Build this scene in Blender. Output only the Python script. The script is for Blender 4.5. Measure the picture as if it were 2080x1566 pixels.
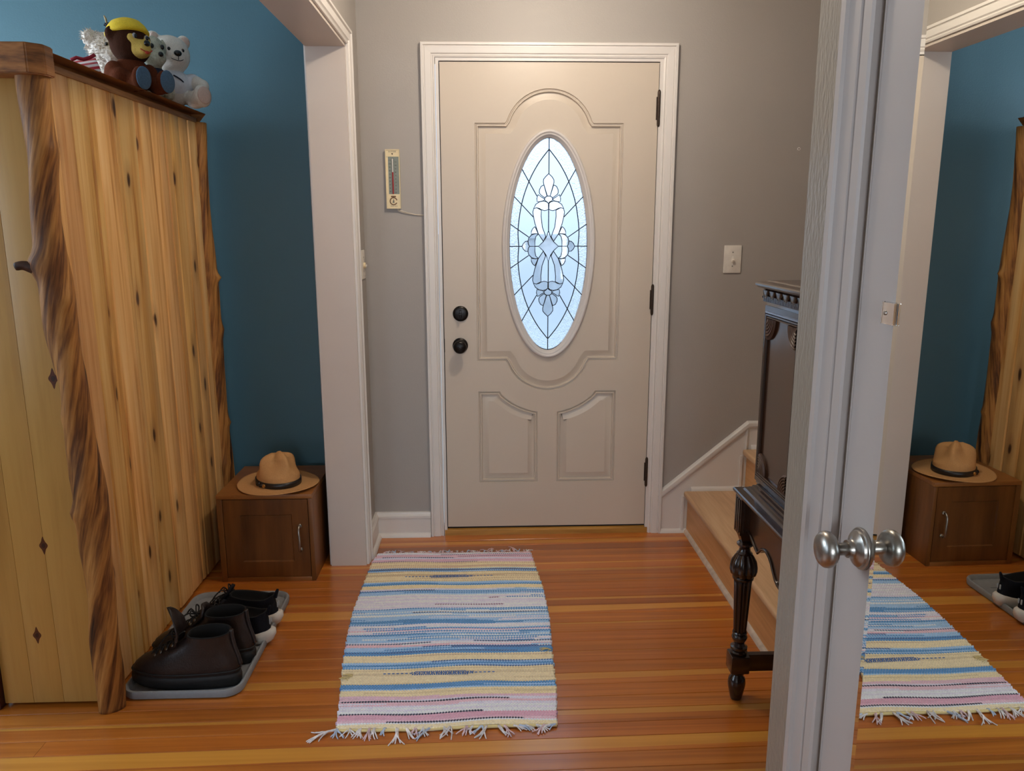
import bpy, bmesh, math, random
from mathutils import Vector, Matrix
PI = math.pi
random.seed(11)
S = bpy.context.scene
COL = S.collection
for _o in list(bpy.data.objects):
    bpy.data.objects.remove(_o)

# ------------------------------------------------------------------ camera
cam_data = bpy.data.cameras.new('camera')
cam_data.sensor_width = 36.0
cam_data.lens = 1581.4 / 2080 * 36.0
cam_data.clip_start = 0.02
cam = bpy.data.objects.new('camera', cam_data)
COL.objects.link(cam)
_F = Vector((0.03369, 0.97895, -0.20141))
_yaw, _pitch, _roll = 0.0344, 0.2028, -0.0019
_F = Vector((math.sin(_yaw)*math.cos(_pitch), math.cos(_yaw)*math.cos(_pitch), -math.sin(_pitch)))
_R = Vector((math.cos(_yaw), -math.sin(_yaw), 0))
_U = _R.cross(_F)
_R2 = math.cos(_roll)*_R + math.sin(_roll)*_U
_U2 = -math.sin(_roll)*_R + math.cos(_roll)*_U
cam.matrix_world = Matrix(((_R2.x, _U2.x, -_F.x, 0), (_R2.y, _U2.y, -_F.y, 0), (_R2.z, _U2.z, -_F.z, 1.41), (0, 0, 0, 1)))
S.camera = cam

# ------------------------------------------------------------------ world, lights, exposure
def lin(c):
    return tuple(((v/255)/12.92 if v/255 <= 0.04045 else ((v/255+0.055)/1.055)**2.4) for v in c)

W = bpy.data.worlds.new('world'); S.world = W; W.use_nodes = True
_nt = W.node_tree; _nt.nodes.clear()
_out = _nt.nodes.new('ShaderNodeOutputWorld'); _bg = _nt.nodes.new('ShaderNodeBackground')
_tc = _nt.nodes.new('ShaderNodeTexCoord'); _sx = _nt.nodes.new('ShaderNodeSeparateXYZ')
_cr = _nt.nodes.new('ShaderNodeValToRGB'); _mr = _nt.nodes.new('ShaderNodeMapRange')
_mr.inputs['From Min'].default_value = -0.25; _mr.inputs['From Max'].default_value = 0.5
_nt.links.new(_tc.outputs['Generated'], _sx.inputs[0]); _nt.links.new(_sx.outputs['Z'], _mr.inputs['Value'])
_nt.links.new(_mr.outputs[0], _cr.inputs[0]); _nt.links.new(_cr.outputs[0], _bg.inputs['Color'])
_e = _cr.color_ramp.elements
_e[0].position = 0.0; _e[0].color = (0.56, 0.60, 0.68, 1)
_e[1].position = 1.0; _e[1].color = (0.52, 0.74, 1.0, 1)
_m = _cr.color_ramp.elements.new(0.34); _m.color = (0.52, 0.68, 0.94, 1)
_bg.inputs['Strength'].default_value = 2.1
_nt.links.new(_bg.outputs[0], _out.inputs['Surface'])

def area(name, loc, direction, sx, sy, power, color):
    l = bpy.data.lights.new(name, 'AREA'); l.shape = 'RECTANGLE'; l.size = sx; l.size_y = sy
    l.energy = power; l.color = color
    o = bpy.data.objects.new(name, l); COL.objects.link(o); o.location = loc
    o.rotation_euler = Vector(direction).to_track_quat('-Z', 'Y').to_euler()
    return o
# daylight through the living-room window (left) and the window behind the camera, plus an added fill
area('daylight_west', (-3.06, 2.55, 1.66), (1, 0.0, 0.0), 1.2, 1.1, 58, (0.70, 0.86, 1.0))
area('daylight_rear', (0.05, -3.06, 1.45), (0.0, 1, -0.05), 1.0, 1.5, 52, (0.86, 0.93, 1.0))
area('fill_living', (-2.0, -3.06, 1.45), (0.05, 1, -0.05), 1.2, 1.5, 14, (0.86, 0.93, 1.0))  # added fill that brightens the wardrobe end panel
area('daylight_side', (-3.06, 0.75, 1.5), (1, 0.15, 0.0), 1.1, 1.3, 14, (0.78, 0.89, 1.0))
_l = bpy.data.lights.new('hall_lamp', 'POINT'); _l.energy = 28; _l.color = (1.0, 0.87, 0.72); _l.shadow_soft_size = 0.06
_lo = bpy.data.objects.new('hall_lamp', _l); COL.objects.link(_lo); _lo.location = (0.25, 2.5, 2.40)
S.view_settings.view_transform = 'Standard'; S.view_settings.look = 'None'
S.view_settings.gamma = 1.0; S.view_settings.use_curve_mapping = False
S.view_settings.exposure = 0.0

# ------------------------------------------------------------------ material helpers
def new_mat(name):
    m = bpy.data.materials.new(name); m.use_nodes = True
    return m, m.node_tree, m.node_tree.nodes['Principled BSDF']
def N(nt, t, **kw):
    n = nt.nodes.new(t)
    for k, v in kw.items():
        if hasattr(n, k): setattr(n, k, v)
        else: n.inputs[k.replace('_', ' ')].default_value = v
    return n
def bump(nt, p, src, strength, dist):
    b = N(nt, 'ShaderNodeBump'); b.inputs['Strength'].default_value = strength; b.inputs['Distance'].default_value = dist
    nt.links.new(src, b.inputs['Height']); nt.links.new(b.outputs[0], p.inputs['Normal']); return b
def plain(name, rgb, rough=0.5, metal=0.0, nscale=40, namp=0.06, bmp=0.0, spec=0.5, coat=0.0, bscale=None):
    """solid colour with a little procedural mottling and optional fine relief"""
    m, nt, p = new_mat(name); L = nt.links
    c = lin(rgb); tc = N(nt, 'ShaderNodeTexCoord')
    no = N(nt, 'ShaderNodeTexNoise'); no.inputs['Scale'].default_value = nscale; no.inputs['Detail'].default_value = 4
    L.new(tc.outputs['Object'], no.inputs['Vector'])
    r = N(nt, 'ShaderNodeValToRGB')
    r.color_ramp.elements[0].position = 0.3; r.color_ramp.elements[1].position = 0.7
    r.color_ramp.elements[0].color = (*[v*(1-namp) for v in c], 1); r.color_ramp.elements[1].color = (*[min(1, v*(1+namp)) for v in c], 1)
    L.new(no.outputs[0], r.inputs[0]); L.new(r.outputs[0], p.inputs['Base Color'])
    p.inputs['Roughness'].default_value = rough; p.inputs['Metallic'].default_value = metal
    p.inputs['Specular IOR Level'].default_value = spec; p.inputs['Coat Weight'].default_value = coat
    if bmp:
        n2 = N(nt, 'ShaderNodeTexNoise'); n2.inputs['Scale'].default_value = bscale or nscale; n2.inputs['Detail'].default_value = 3
        L.new(tc.outputs['Object'], n2.inputs['Vector']); bump(nt, p, n2.outputs[0], bmp, 0.004)
    return m
def ramp(nt, stops):
    r = N(nt, 'ShaderNodeValToRGB'); e = r.color_ramp.elements
    while len(e) < len(stops): e.new(0.5)
    for k, (pos, c) in enumerate(stops):
        e[k].position = pos; e[k].color = (*lin(c), 1)
    return r
def wood(name, stops, scale, rough=0.35, knots=None, coat=0.0, bmp=0.15, tint=True, distort=1.2, knot_cols=((58, 30, 14), (120, 70, 30))):
    """long grain along the axis with the small scale; object colour tints, object random shifts"""
    m, nt, p = new_mat(name); L = nt.links
    tc = N(nt, 'ShaderNodeTexCoord'); oi = N(nt, 'ShaderNodeObjectInfo')
    sh = N(nt, 'ShaderNodeVectorMath', operation='SCALE'); sh.inputs[0].default_value = (37.0, 53.0, 29.0)
    L.new(oi.outputs['Random'], sh.inputs['Scale'])
    ad = N(nt, 'ShaderNodeVectorMath', operation='ADD'); L.new(tc.outputs['Object'], ad.inputs[0]); L.new(sh.outputs[0], ad.inputs[1])
    mp = N(nt, 'ShaderNodeMapping'); mp.inputs['Scale'].default_value = scale; L.new(ad.outputs[0], mp.inputs['Vector'])
    n1 = N(nt, 'ShaderNodeTexNoise'); n1.inputs['Scale'].default_value = 1.0; n1.inputs['Detail'].default_value = 6; n1.inputs['Distortion'].default_value = distort
    L.new(mp.outputs[0], n1.inputs['Vector'])
    n2 = N(nt, 'ShaderNodeTexNoise'); n2.inputs['Scale'].default_value = 5.0; n2.inputs['Detail'].default_value = 3
    L.new(mp.outputs[0], n2.inputs['Vector'])
    mx = N(nt, 'ShaderNodeMix', data_type='FLOAT'); mx.inputs[0].default_value = 0.3
    L.new(n1.outputs[0], mx.inputs[2]); L.new(n2.outputs[0], mx.inputs[3])
    r = ramp(nt, stops); L.new(mx.outputs[0], r.inputs[0]); col = r.outputs[0]
    if knots:
        ks, th = knots
        k0 = N(nt, 'ShaderNodeMapping'); k0.inputs['Scale'].default_value = ks; L.new(ad.outputs[0], k0.inputs['Vector'])
        ksep = N(nt, 'ShaderNodeSeparateXYZ'); km = N(nt, 'ShaderNodeCombineXYZ'); L.new(k0.outputs[0], ksep.inputs[0])
        L.new(ksep.outputs[1 if ks[0] == 0 else 0], km.inputs[0]); L.new(ksep.outputs[2], km.inputs[1])
        wob = N(nt, 'ShaderNodeTexNoise'); wob.inputs['Scale'].default_value = 3.0; L.new(km.outputs[0], wob.inputs['Vector'])
        va = N(nt, 'ShaderNodeVectorMath', operation='MULTIPLY_ADD'); va.inputs[1].default_value = (0.10, 0.10, 0.10)
        L.new(wob.outputs['Color'], va.inputs[0]); L.new(km.outputs[0], va.inputs[2])
        vo = N(nt, 'ShaderNodeTexVoronoi', voronoi_dimensions='2D'); vo.inputs['Scale'].default_value = 1.0; vo.inputs['Randomness'].default_value = 0.8
        L.new(va.outputs[0], vo.inputs['Vector'])
        sp = N(nt, 'ShaderNodeSeparateColor'); L.new(vo.outputs['Color'], sp.inputs[0])
        gt = N(nt, 'ShaderNodeMath', operation='GREATER_THAN'); gt.inputs[1].default_value = th; L.new(sp.outputs[0], gt.inputs[0])
        kr = N(nt, 'ShaderNodeValToRGB'); e = kr.color_ramp.elements
        e[0].position = 0.0; e[0].color = (1, 1, 1, 1); e[1].position = 0.24; e[1].color = (0, 0, 0, 1)
        x = e.new(0.055); x.color = (0.9, 0.9, 0.9, 1); x = e.new(0.085); x.color = (0.30, 0.30, 0.30, 1)
        L.new(vo.outputs['Distance'], kr.inputs[0])
        mu = N(nt, 'ShaderNodeMath', operation='MULTIPLY'); L.new(kr.outputs[0], mu.inputs[0]); L.new(gt.outputs[0], mu.inputs[1])
        kc = ramp(nt, [(0.0, knot_cols[1]), (0.75, knot_cols[1]), (1.0, knot_cols[0])]); L.new(mu.outputs[0], kc.inputs[0])
        km2 = N(nt, 'ShaderNodeMix', data_type='RGBA'); L.new(mu.outputs[0], km2.inputs[0]); L.new(col, km2.inputs[6]); L.new(kc.outputs[0], km2.inputs[7])
        col = km2.outputs[2]
    if tint:
        t = N(nt, 'ShaderNodeMix', data_type='RGBA', blend_type='MULTIPLY'); t.inputs[0].default_value = 1.0
        L.new(col, t.inputs[6]); L.new(oi.outputs['Color'], t.inputs[7]); col = t.outputs[2]
    L.new(col, p.inputs['Base Color']); p.inputs['Roughness'].default_value = rough; p.inputs['Coat Weight'].default_value = coat
    p.inputs['Coat Roughness'].default_value = 0.2 if rough == 0.30 else 0.12
    if bmp: bump(nt, p, mx.outputs[0], bmp, 0.003)
    return m

# ------------------------------------------------------------------ mesh helpers
def link_obj(name, bm, mat, parent=None, smooth=False, loc=None):
    me = bpy.data.meshes.new(name)
    bmesh.ops.recalc_face_normals(bm, faces=bm.faces)
    bm.to_mesh(me); bm.free()
    for mm in (mat if isinstance(mat, (list, tuple)) else [mat]):
        me.materials.append(mm)
    if smooth:
        for f in me.polygons: f.use_smooth = True
        if smooth != 'all':
            try: me.set_sharp_from_angle(angle=math.radians(40))
            except Exception: pass
    o = bpy.data.objects.new(name, me); COL.objects.link(o)
    if parent: o.parent = parent
    if loc: o.location = loc
    return o
def tag(o, label=None, cat=None, group=None, kind=None):
    if label: o['label'] = label
    if cat: o['category'] = cat
    if group: o['group'] = group
    if kind: o['kind'] = kind
    return o
def thing(name, label, cat, loc=(0, 0, 0), rotz=0.0, group=None, kind=None):
    o = bpy.data.objects.new(name, None); COL.objects.link(o); o.empty_display_size = 0.05
    o.location = loc; o.rotation_euler = (0, 0, rotz)
    return tag(o, label, cat, group, kind)
def box(bm, x0, x1, y0, y1, z0, z1, bev=0.0, seg=2):
    r = bmesh.ops.create_cube(bm, size=1.0)
    vs = r['verts']
    for v in vs:
        v.co = Vector((x0 + (v.co.x+.5)*(x1-x0), y0 + (v.co.y+.5)*(y1-y0), z0 + (v.co.z+.5)*(z1-z0)))
    if bev:
        es = list({e for v in vs for e in v.link_edges})
        bmesh.ops.bevel(bm, geom=es, offset=bev, segments=seg, affect='EDGES', profile=0.6)
    return vs
def boxes(name, lst, mat, parent=None, bev=0.0, loc=None):
    bm = bmesh.new()
    for b in lst: box(bm, *b, bev=bev)
    return link_obj(name, bm, mat, parent, smooth=bool(bev), loc=loc)
def lathe(bm, prof, seg=24, M=Matrix(), cap=True):
    rings = []
    for r, z in prof:
        rings.append([bm.verts.new(M @ Vector((r*math.cos(2*PI*k/seg), r*math.sin(2*PI*k/seg), z))) for k in range(seg)])
    for a, b in zip(rings, rings[1:]):
        for k in range(seg):
            bm.faces.new((a[k], a[(k+1) % seg], b[(k+1) % seg], b[k]))
    if cap:
        for rr in (rings[0], rings[-1]):
            try: bm.faces.new(rr)
            except ValueError: pass
    return rings
def axis_mat(loc, d):
    return Matrix.Translation(loc) @ Vector(d).to_track_quat('Z', 'Y').to_matrix().to_4x4()
def tube(bm, pts, rad, seg=8, cap=True):
    pts = [Vector(p) for p in pts]; n = len(pts)
    rads = rad if isinstance(rad, (list, tuple)) else [rad]*n
    rings = []; up = None
    for i, p in enumerate(pts):
        d = (pts[min(i+1, n-1)] - pts[max(i-1, 0)]).normalized()
        if up is None:
            up = d.orthogonal().normalized()
        up = (up - d*up.dot(d))
        up = up.normalized() if up.length > 1e-6 else d.orthogonal().normalized()
        s = d.cross(up)
        rings.append([bm.verts.new(p + rads[i]*(math.cos(2*PI*k/seg)*up + math.sin(2*PI*k/seg)*s)) for k in range(seg)])
    for a, b in zip(rings, rings[1:]):
        for k in range(seg): bm.faces.new((a[k], a[(k+1) % seg], b[(k+1) % seg], b[k]))
    if cap:
        bm.faces.new(rings[0]); bm.faces.new(rings[-1])
    return rings
def sweep2d(bm, path, prof, mapf, closed=False, caps=True):
    """profile (w, h) swept along a 2-D path with mitres; w goes to the left of the path"""
    P = [Vector(p) for p in path]; n = len(P); rings = []
    for i in range(n):
        d1 = (P[i]-P[i-1]) if (closed or i > 0) else (P[1]-P[0])
        d2 = (P[(i+1) % n]-P[i]) if (closed or i < n-1) else (P[-1]-P[-2])
        d1.normalize(); d2.normalize()
        a = Vector((-d1.y, d1.x)); b = Vector((-d2.y, d2.x))
        m = (a+b)/max(0.25, 1+a.dot(b))
        rings.append([bm.verts.new(mapf(P[i].x+m.x*w, P[i].y+m.y*w, h)) for w, h in prof])
    rng = range(n) if closed else range(n-1)
    for i in rng:
        a = rings[i]; b = rings[(i+1) % n]
        for j in range(len(prof)-1): bm.faces.new((a[j], a[j+1], b[j+1], b[j]))
    if caps and not closed:
        for rr in (rings[0], rings[-1]):
            if len(rr) > 2:
                try: bm.faces.new(rr)
                except ValueError: pass
    return rings
def prism(bm, pts, mapf, h0, h1, inset=0.0, rise=0.0):
    a = [bm.verts.new(mapf(x, y, h0)) for x, y in pts]; b = [bm.verts.new(mapf(x, y, h1)) for x, y in pts]
    n = len(pts); bm.faces.new(a); top = bm.faces.new(b)
    for k in range(n): bm.faces.new((a[k], a[(k+1) % n], b[(k+1) % n], b[k]))
    if inset:
        bmesh.ops.inset_region(bm, faces=[top], thickness=inset, depth=rise)
    return top
def ellipsoid(bm, c, r, rot=None, seg=16):
    M = Matrix.Translation(c) @ (rot.to_matrix().to_4x4() if rot else Matrix()) @ Matrix.Diagonal((*r, 1))
    bmesh.ops.create_uvsphere(bm, u_segments=seg, v_segments=max(6, seg*2//3), radius=1.0, matrix=M)
def catmull(pts, sub=6, closed=False):
    P = [Vector(p) for p in pts]; n = len(P); out = []
    for i in range(n if closed else n-1):
        p0 = P[i-1] if (closed or i > 0) else P[0]; p1 = P[i]; p2 = P[(i+1) % n]
        p3 = P[(i+2) % n] if (closed or i+2 < n) else P[-1]
        for k in range(sub):
            t = k/sub
            out.append(0.5*((2*p1)+(-p0+p2)*t+(2*p0-5*p1+4*p2-p3)*t*t+(-p0+3*p1-3*p2+p3)*t**3))
    if not closed: out.append(P[-1])
    return out
def text_mesh(body, size, M, extrude=0.0003, align='CENTER', bm_to=None, space=1.0):
    cu = bpy.data.curves.new('t', 'FONT'); cu.body = body; cu.size = size; cu.align_x = align; cu.align_y = 'CENTER'; cu.extrude = extrude
    cu.resolution_u = 3; cu.space_character = space
    o = bpy.data.objects.new('t', cu); COL.objects.link(o)
    dg = bpy.context.evaluated_depsgraph_get(); me = bpy.data.meshes.new_from_object(o.evaluated_get(dg))
    me.transform(M); bm_to.from_mesh(me)
    bpy.data.objects.remove(o); bpy.data.curves.remove(cu); bpy.data.meshes.remove(me)
XZ = lambda yy, s=-1: (lambda a, b, h: Vector((a, yy + s*h, b)))      # plane facing -y, h towards the camera

# ------------------------------------------------------------------ materials
M_grey = plain('paint_greige', (168, 162, 156), 0.5, nscale=3, namp=0.02, bmp=0.10, bscale=180)
M_teal = plain('paint_teal', (68, 104, 116), 0.55, nscale=3, namp=0.03, bmp=0.10, bscale=160)
M_white = plain('paint_trim_white', (226, 221, 216), 0.35, nscale=6, namp=0.015)
M_jamb = plain('paint_jamb_white', (206, 194, 184), 0.4, nscale=5, namp=0.02, bmp=0.04, bscale=50)
M_closet = plain('paint_closet_shaded', (178, 171, 167), 0.4, nscale=5, namp=0.02, bmp=0.03, bscale=50)  # off-white darkened so the closet side looks shaded
M_door = plain('paint_door_almond', (205, 192, 176), 0.38, nscale=5, namp=0.015, bmp=0.02, bscale=90)
M_ceil = plain('paint_ceiling', (225, 222, 216), 0.8)
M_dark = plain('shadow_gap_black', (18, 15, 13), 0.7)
M_bronze = plain('dark_bronze', (30, 26, 24), 0.32, metal=0.55, nscale=60, namp=0.2)
M_hinge = plain('hinge_bronze', (62, 48, 38), 0.4, metal=0.5, nscale=120, namp=0.3)
M_nickel = plain('satin_nickel', (164, 160, 154), 0.33, metal=1.0, nscale=200, namp=0.04)
M_plastic = plain('switch_plastic', (232, 226, 216), 0.35)
def brushed_paint():
    m, nt, p = new_mat('paint_brushed_wall'); L = nt.links
    tc = N(nt, 'ShaderNodeTexCoord'); mp = N(nt, 'ShaderNodeMapping'); mp.inputs['Scale'].default_value = (130, 130, 38)
    n = N(nt, 'ShaderNodeTexNoise'); n.inputs['Scale'].default_value = 1.0; n.inputs['Detail'].default_value = 3
    L.new(tc.outputs['Object'], mp.inputs[0]); L.new(mp.outputs[0], n.inputs['Vector'])
    p.inputs['Base Color'].default_value = (*lin((146, 138, 126)), 1); p.inputs['Roughness'].default_value = 0.30
    bump(nt, p, n.outputs[0], 0.6, 0.004); return m
M_brush = brushed_paint()
M_heart = wood('fir_heartwood', [(0.25, (138, 74, 20)), (0.5, (180, 102, 34)), (0.75, (208, 130, 52))], (0.55, 26, 10), rough=0.30, coat=0.55, bmp=0.03)
M_sap = wood('fir_sapwood', [(0.25, (186, 122, 44)), (0.6, (206, 144, 60)), (0.8, (218, 160, 76))], (0.5, 24, 10), rough=0.30, coat=0.55, bmp=0.03)
M_oak = wood('oak_stair', [(0.25, (174, 134, 98)), (0.5, (206, 168, 128)), (0.75, (222, 190, 152))], (22, 1.4, 22), rough=0.4, bmp=0.1)
M_oakr = wood('oak_riser', [(0.25, (186, 134, 82)), (0.5, (206, 154, 100)), (0.75, (218, 170, 118))], (20, 1.6, 26), rough=0.42, bmp=0.08)
M_pine = wood('knotty_pine', [(0.31, (168, 100, 46)), (0.39, (218, 160, 88)), (0.52, (238, 190, 122)), (0.66, (244, 204, 140)), (0.78, (222, 164, 100))], (30, 19, 0.7), rough=0.36, knots=((0.0, 7.2, 3.0), 0.52), bmp=0.12, distort=1.6)
M_pine2 = wood('pine_panel', [(0.22, (172, 126, 58)), (0.5, (200, 156, 86)), (0.8, (186, 138, 68))], (11, 11, 0.7), rough=0.36, knots=None, bmp=0.06, distort=1.0)
M_rail = wood('rough_rail', [(0.3, (92, 58, 28)), (0.5, (158, 106, 54)), (0.75, (196, 142, 80))], (9, 2.2, 40), rough=0.5, bmp=0.5)
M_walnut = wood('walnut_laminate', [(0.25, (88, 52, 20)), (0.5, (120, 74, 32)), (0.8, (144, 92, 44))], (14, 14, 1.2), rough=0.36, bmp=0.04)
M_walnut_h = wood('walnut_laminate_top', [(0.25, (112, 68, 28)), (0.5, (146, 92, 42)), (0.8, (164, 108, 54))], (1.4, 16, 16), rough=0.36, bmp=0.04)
M_mahog = wood('dark_mahogany', [(0.25, (26, 14, 9)), (0.5, (44, 25, 16)), (0.8, (64, 38, 24))], (14, 14, 1.6), rough=0.22, coat=0.5, bmp=0.03)
M_mahog_p = wood('mahogany_panel', [(0.25, (40, 22, 12)), (0.5, (60, 35, 20)), (0.8, (78, 47, 28))], (12, 12, 1.2), rough=0.25, coat=0.4, bmp=0.03)
M_carve = wood('carved_fan', [(0.25, (44, 26, 16)), (0.5, (70, 44, 26)), (0.8, (96, 64, 36))], (14, 14, 14), rough=0.5, bmp=0.1)
def log_mat():
    """twisted juniper log: dark and honey streaks that spiral with the grain (attribute 'twist')"""
    m, nt, p = new_mat('twisted_log'); L = nt.links
    at = N(nt, 'ShaderNodeAttribute'); at.attribute_name = 'twist'
    n = N(nt, 'ShaderNodeTexNoise'); n.inputs['Scale'].default_value = 1.15; n.inputs['Detail'].default_value = 4; n.inputs['Distortion'].default_value = 0.9
    L.new(at.outputs['Vector'], n.inputs['Vector'])
    n2 = N(nt, 'ShaderNodeTexNoise'); n2.inputs['Scale'].default_value = 7.0; n2.inputs['Detail'].default_value = 4
    L.new(at.outputs['Vector'], n2.inputs['Vector'])
    mx = N(nt, 'ShaderNodeMix', data_type='FLOAT'); mx.inputs[0].default_value = 0.25
    L.new(n.outputs[0], mx.inputs[2]); L.new(n2.outputs[0], mx.inputs[3])
    r = ramp(nt, [(0.33, (50, 30, 18)), (0.43, (112, 70, 36)), (0.54, (172, 118, 60)), (0.70, (206, 154, 88))])
    L.new(mx.outputs[0], r.inputs[0]); L.new(r.outputs[0], p.inputs['Base Color']); p.inputs['Roughness'].default_value = 0.55; p.inputs['Specular IOR Level'].default_value = 0.3
    bump(nt, p, mx.outputs[0], 0.5, 0.006); return m
M_log = log_mat()
def glass(name, rough, bscale=None, bstr=0.0, tint=(1, 1, 1)):
    m, nt, p = new_mat(name); L = nt.links
    p.inputs['Transmission Weight'].default_value = 1.0; p.inputs['Roughness'].default_value = rough; p.inputs['IOR'].default_value = 1.45
    tc = N(nt, 'ShaderNodeTexCoord'); n = N(nt, 'ShaderNodeTexNoise'); n.inputs['Scale'].default_value = bscale or 50; n.inputs['Detail'].default_value = 2
    L.new(tc.outputs['Object'], n.inputs['Vector'])
    r = N(nt, 'ShaderNodeValToRGB'); r.color_ramp.elements[0].color = (*[t*0.93 for t in tint], 1); r.color_ramp.elements[1].color = (*tint, 1)
    L.new(n.outputs[0], r.inputs[0]); L.new(r.outputs[0], p.inputs['Base Color'])
    if bstr: bump(nt, p, n.outputs[0], bstr, 0.003)
    return m
M_frost = glass('frosted_glass', 0.38, 300, 0.15, (0.94, 0.96, 1.0))
M_granite = glass('textured_border_glass', 0.20, 190, 0.9)
M_bevel = glass('clear_bevel_glass', 0.03, 30)
M_clip = glass('clear_plastic_clip', 0.05, 30)
M_lead = plain('lead_caming', (40, 44, 48), 0.4, metal=0.6)
def mirror_mat():
    m, nt, p = new_mat('silvered_mirror'); p.inputs['Metallic'].default_value = 1.0; p.inputs['Roughness'].default_value = 0.0
    tc = N(nt, 'ShaderNodeTexCoord'); n = N(nt, 'ShaderNodeTexNoise'); n.inputs['Scale'].default_value = 2.0
    r = ramp(nt, [(0.0, (236, 238, 234)), (1.0, (240, 241, 238))])
    nt.links.new(tc.outputs['Object'], n.inputs['Vector']); nt.links.new(n.outputs[0], r.inputs[0]); nt.links.new(r.outputs[0], p.inputs['Base Color'])
    return m
M_mirror = mirror_mat()

# ================================================================== SETTING
YW = 3.42            # front wall plane
ZC = 2.48            # ceiling
XL, XR0 = -0.515, -0.654   # hall face and living-room face of the dividing wall
YJ = 3.106           # end of the wide opening
ZH = 2.069           # head of the opening
def struct(o): return tag(o, kind='structure')

# --- floor boards along x, 64.3 mm wide, slightly skewed like the photograph
floor = struct(boxes('floor', [(-4.3, 2.3, -3.2, 3.6, -0.06, -0.0125)], plain('subfloor_dark', (40, 22, 10), 0.8)))
SAP = {  # board index: (lo, hi at x=0.35, slope of the lower edge)
}
PITCH = 0.0645; Y0 = 1.874
light = {}
def set_sap(ylo, yhi, taper=0.0):
    k = math.floor((0.5*(ylo+yhi)-Y0)/PITCH); light.setdefault(k, []).append((max(ylo, Y0+k*PITCH), min(yhi, Y0+(k+1)*PITCH), taper))
for a in ((3.309, 3.342, 0), (3.083, 3.110, 0), (3.014, 3.038, 0), (2.756, 2.774, 0), (2.662, 2.710, 0.012), (2.574, 2.583, -0.006), (2.042, 2.066, -0.0045), (1.888, 1.937, 0.004), (2.226, 2.258, 0.004), (2.385, 2.392, 0), (1.775, 1.786, 0), (1.62, 1.66, 0), (1.36, 1.385, 0), (1.08, 1.13, 0)):
    set_sap(*a)
def floor_board(k, xa, xb, tint):
    y0 = Y0 + k*PITCH + 0.0006; y1 = Y0 + (k+1)*PITCH - 0.0006
    bm = bmesh.new(); g = 0.0011; zt = random.uniform(-0.0002, 0.0002)
    sk = lambda x: 0.018*(x-0.35)
    xs = [xa] + [xa + (xb-xa)*t for t in (0.2, 0.4, 0.6, 0.8)] + [xb]
    bands = [(0, y0+g, y1-g, 0)]
    if k in light:
        lo, hi, tp = light[k][0]; lo = max(lo, y0+g); hi = min(hi, y1-g)
        bands = [(0, y0+g, lo, 1), (1, lo, hi, 2), (0, hi, y1-g, 3)]
    def edge(yv, x, which):
        if k in light and which in ('lo', 'hi'):
            lo, hi, tp = light[k][0]
            # the edge that lies inside the board wanders with the grain
            if which == 'lo' and lo > y0+0.004: return min(max(yv + tp*(x-0.35)*2 + 0.003*math.sin(x*3.1+k), y0+g), y1-g)
            if which == 'hi' and hi < y1-0.004: return min(max(yv + 0.002*math.sin(x*2.3+k*1.7), y0+g), y1-g)
        return yv
    for mi, ya, yb, code in bands:
        if yb - ya < 0.0008: continue
        for i in range(5):
            x0, x1 = xs[i], xs[i+1]
            ea = {0: None, 1: None, 2: 'lo', 3: 'hi'}[code]; eb = {0: None, 1: 'lo', 2: 'hi', 3: None}[code]
            f = bm.faces.new([bm.verts.new((x, edge(yv, x, e)+sk(x), zt)) for x, yv, e in ((x0, ya, ea), (x1, ya, ea), (x1, yb, eb), (x0, yb, eb))])
            f.material_index = mi
    # eased long edges and sides
    for s, ye in ((-1, y0), (1, y1)):
        yi = ye - s*g
        v = [bm.verts.new(c) for c in ((xa, yi+sk(xa), zt), (xb, yi+sk(xb), zt), (xb, ye+sk(xb), -0.0012), (xa, ye+sk(xa), -0.0012), (xb, ye+sk(xb), -0.012), (xa, ye+sk(xa), -0.012))]
        bm.faces.new((v[0], v[1], v[2], v[3])); bm.faces.new((v[3], v[2], v[4], v[5]))
    o = link_obj('floor_board', bm, [M_heart, M_sap], floor)
    o.color = (*tint, 1)
    return o
ymax = YW - 0.005
random.seed(5)
for k in range(-44, 24):
    y = Y0 + k*PITCH
    if y + PITCH - 0.02 > YW: break
    base = random.choice([0.78, 0.86, 0.92, 1.0, 1.06, 1.14])
    def tint():
        b = base*random.uniform(0.95, 1.05); return (b, b*random.uniform(0.94, 1.03), b*random.uniform(0.86, 1.04))
    joints = sorted(random.sample([-3.4, -2.9, -2.3, -1.9, -1.55, 1.1, 1.6], 2))
    if k == 1: joints = [-2.6, -1.235]
    xs = [-4.25] + joints + [2.25]
    for a, b in zip(xs, xs[1:]):
        base = base*random.uniform(0.93, 1.07); floor_board(k, a, b-0.0008, tint())

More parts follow.
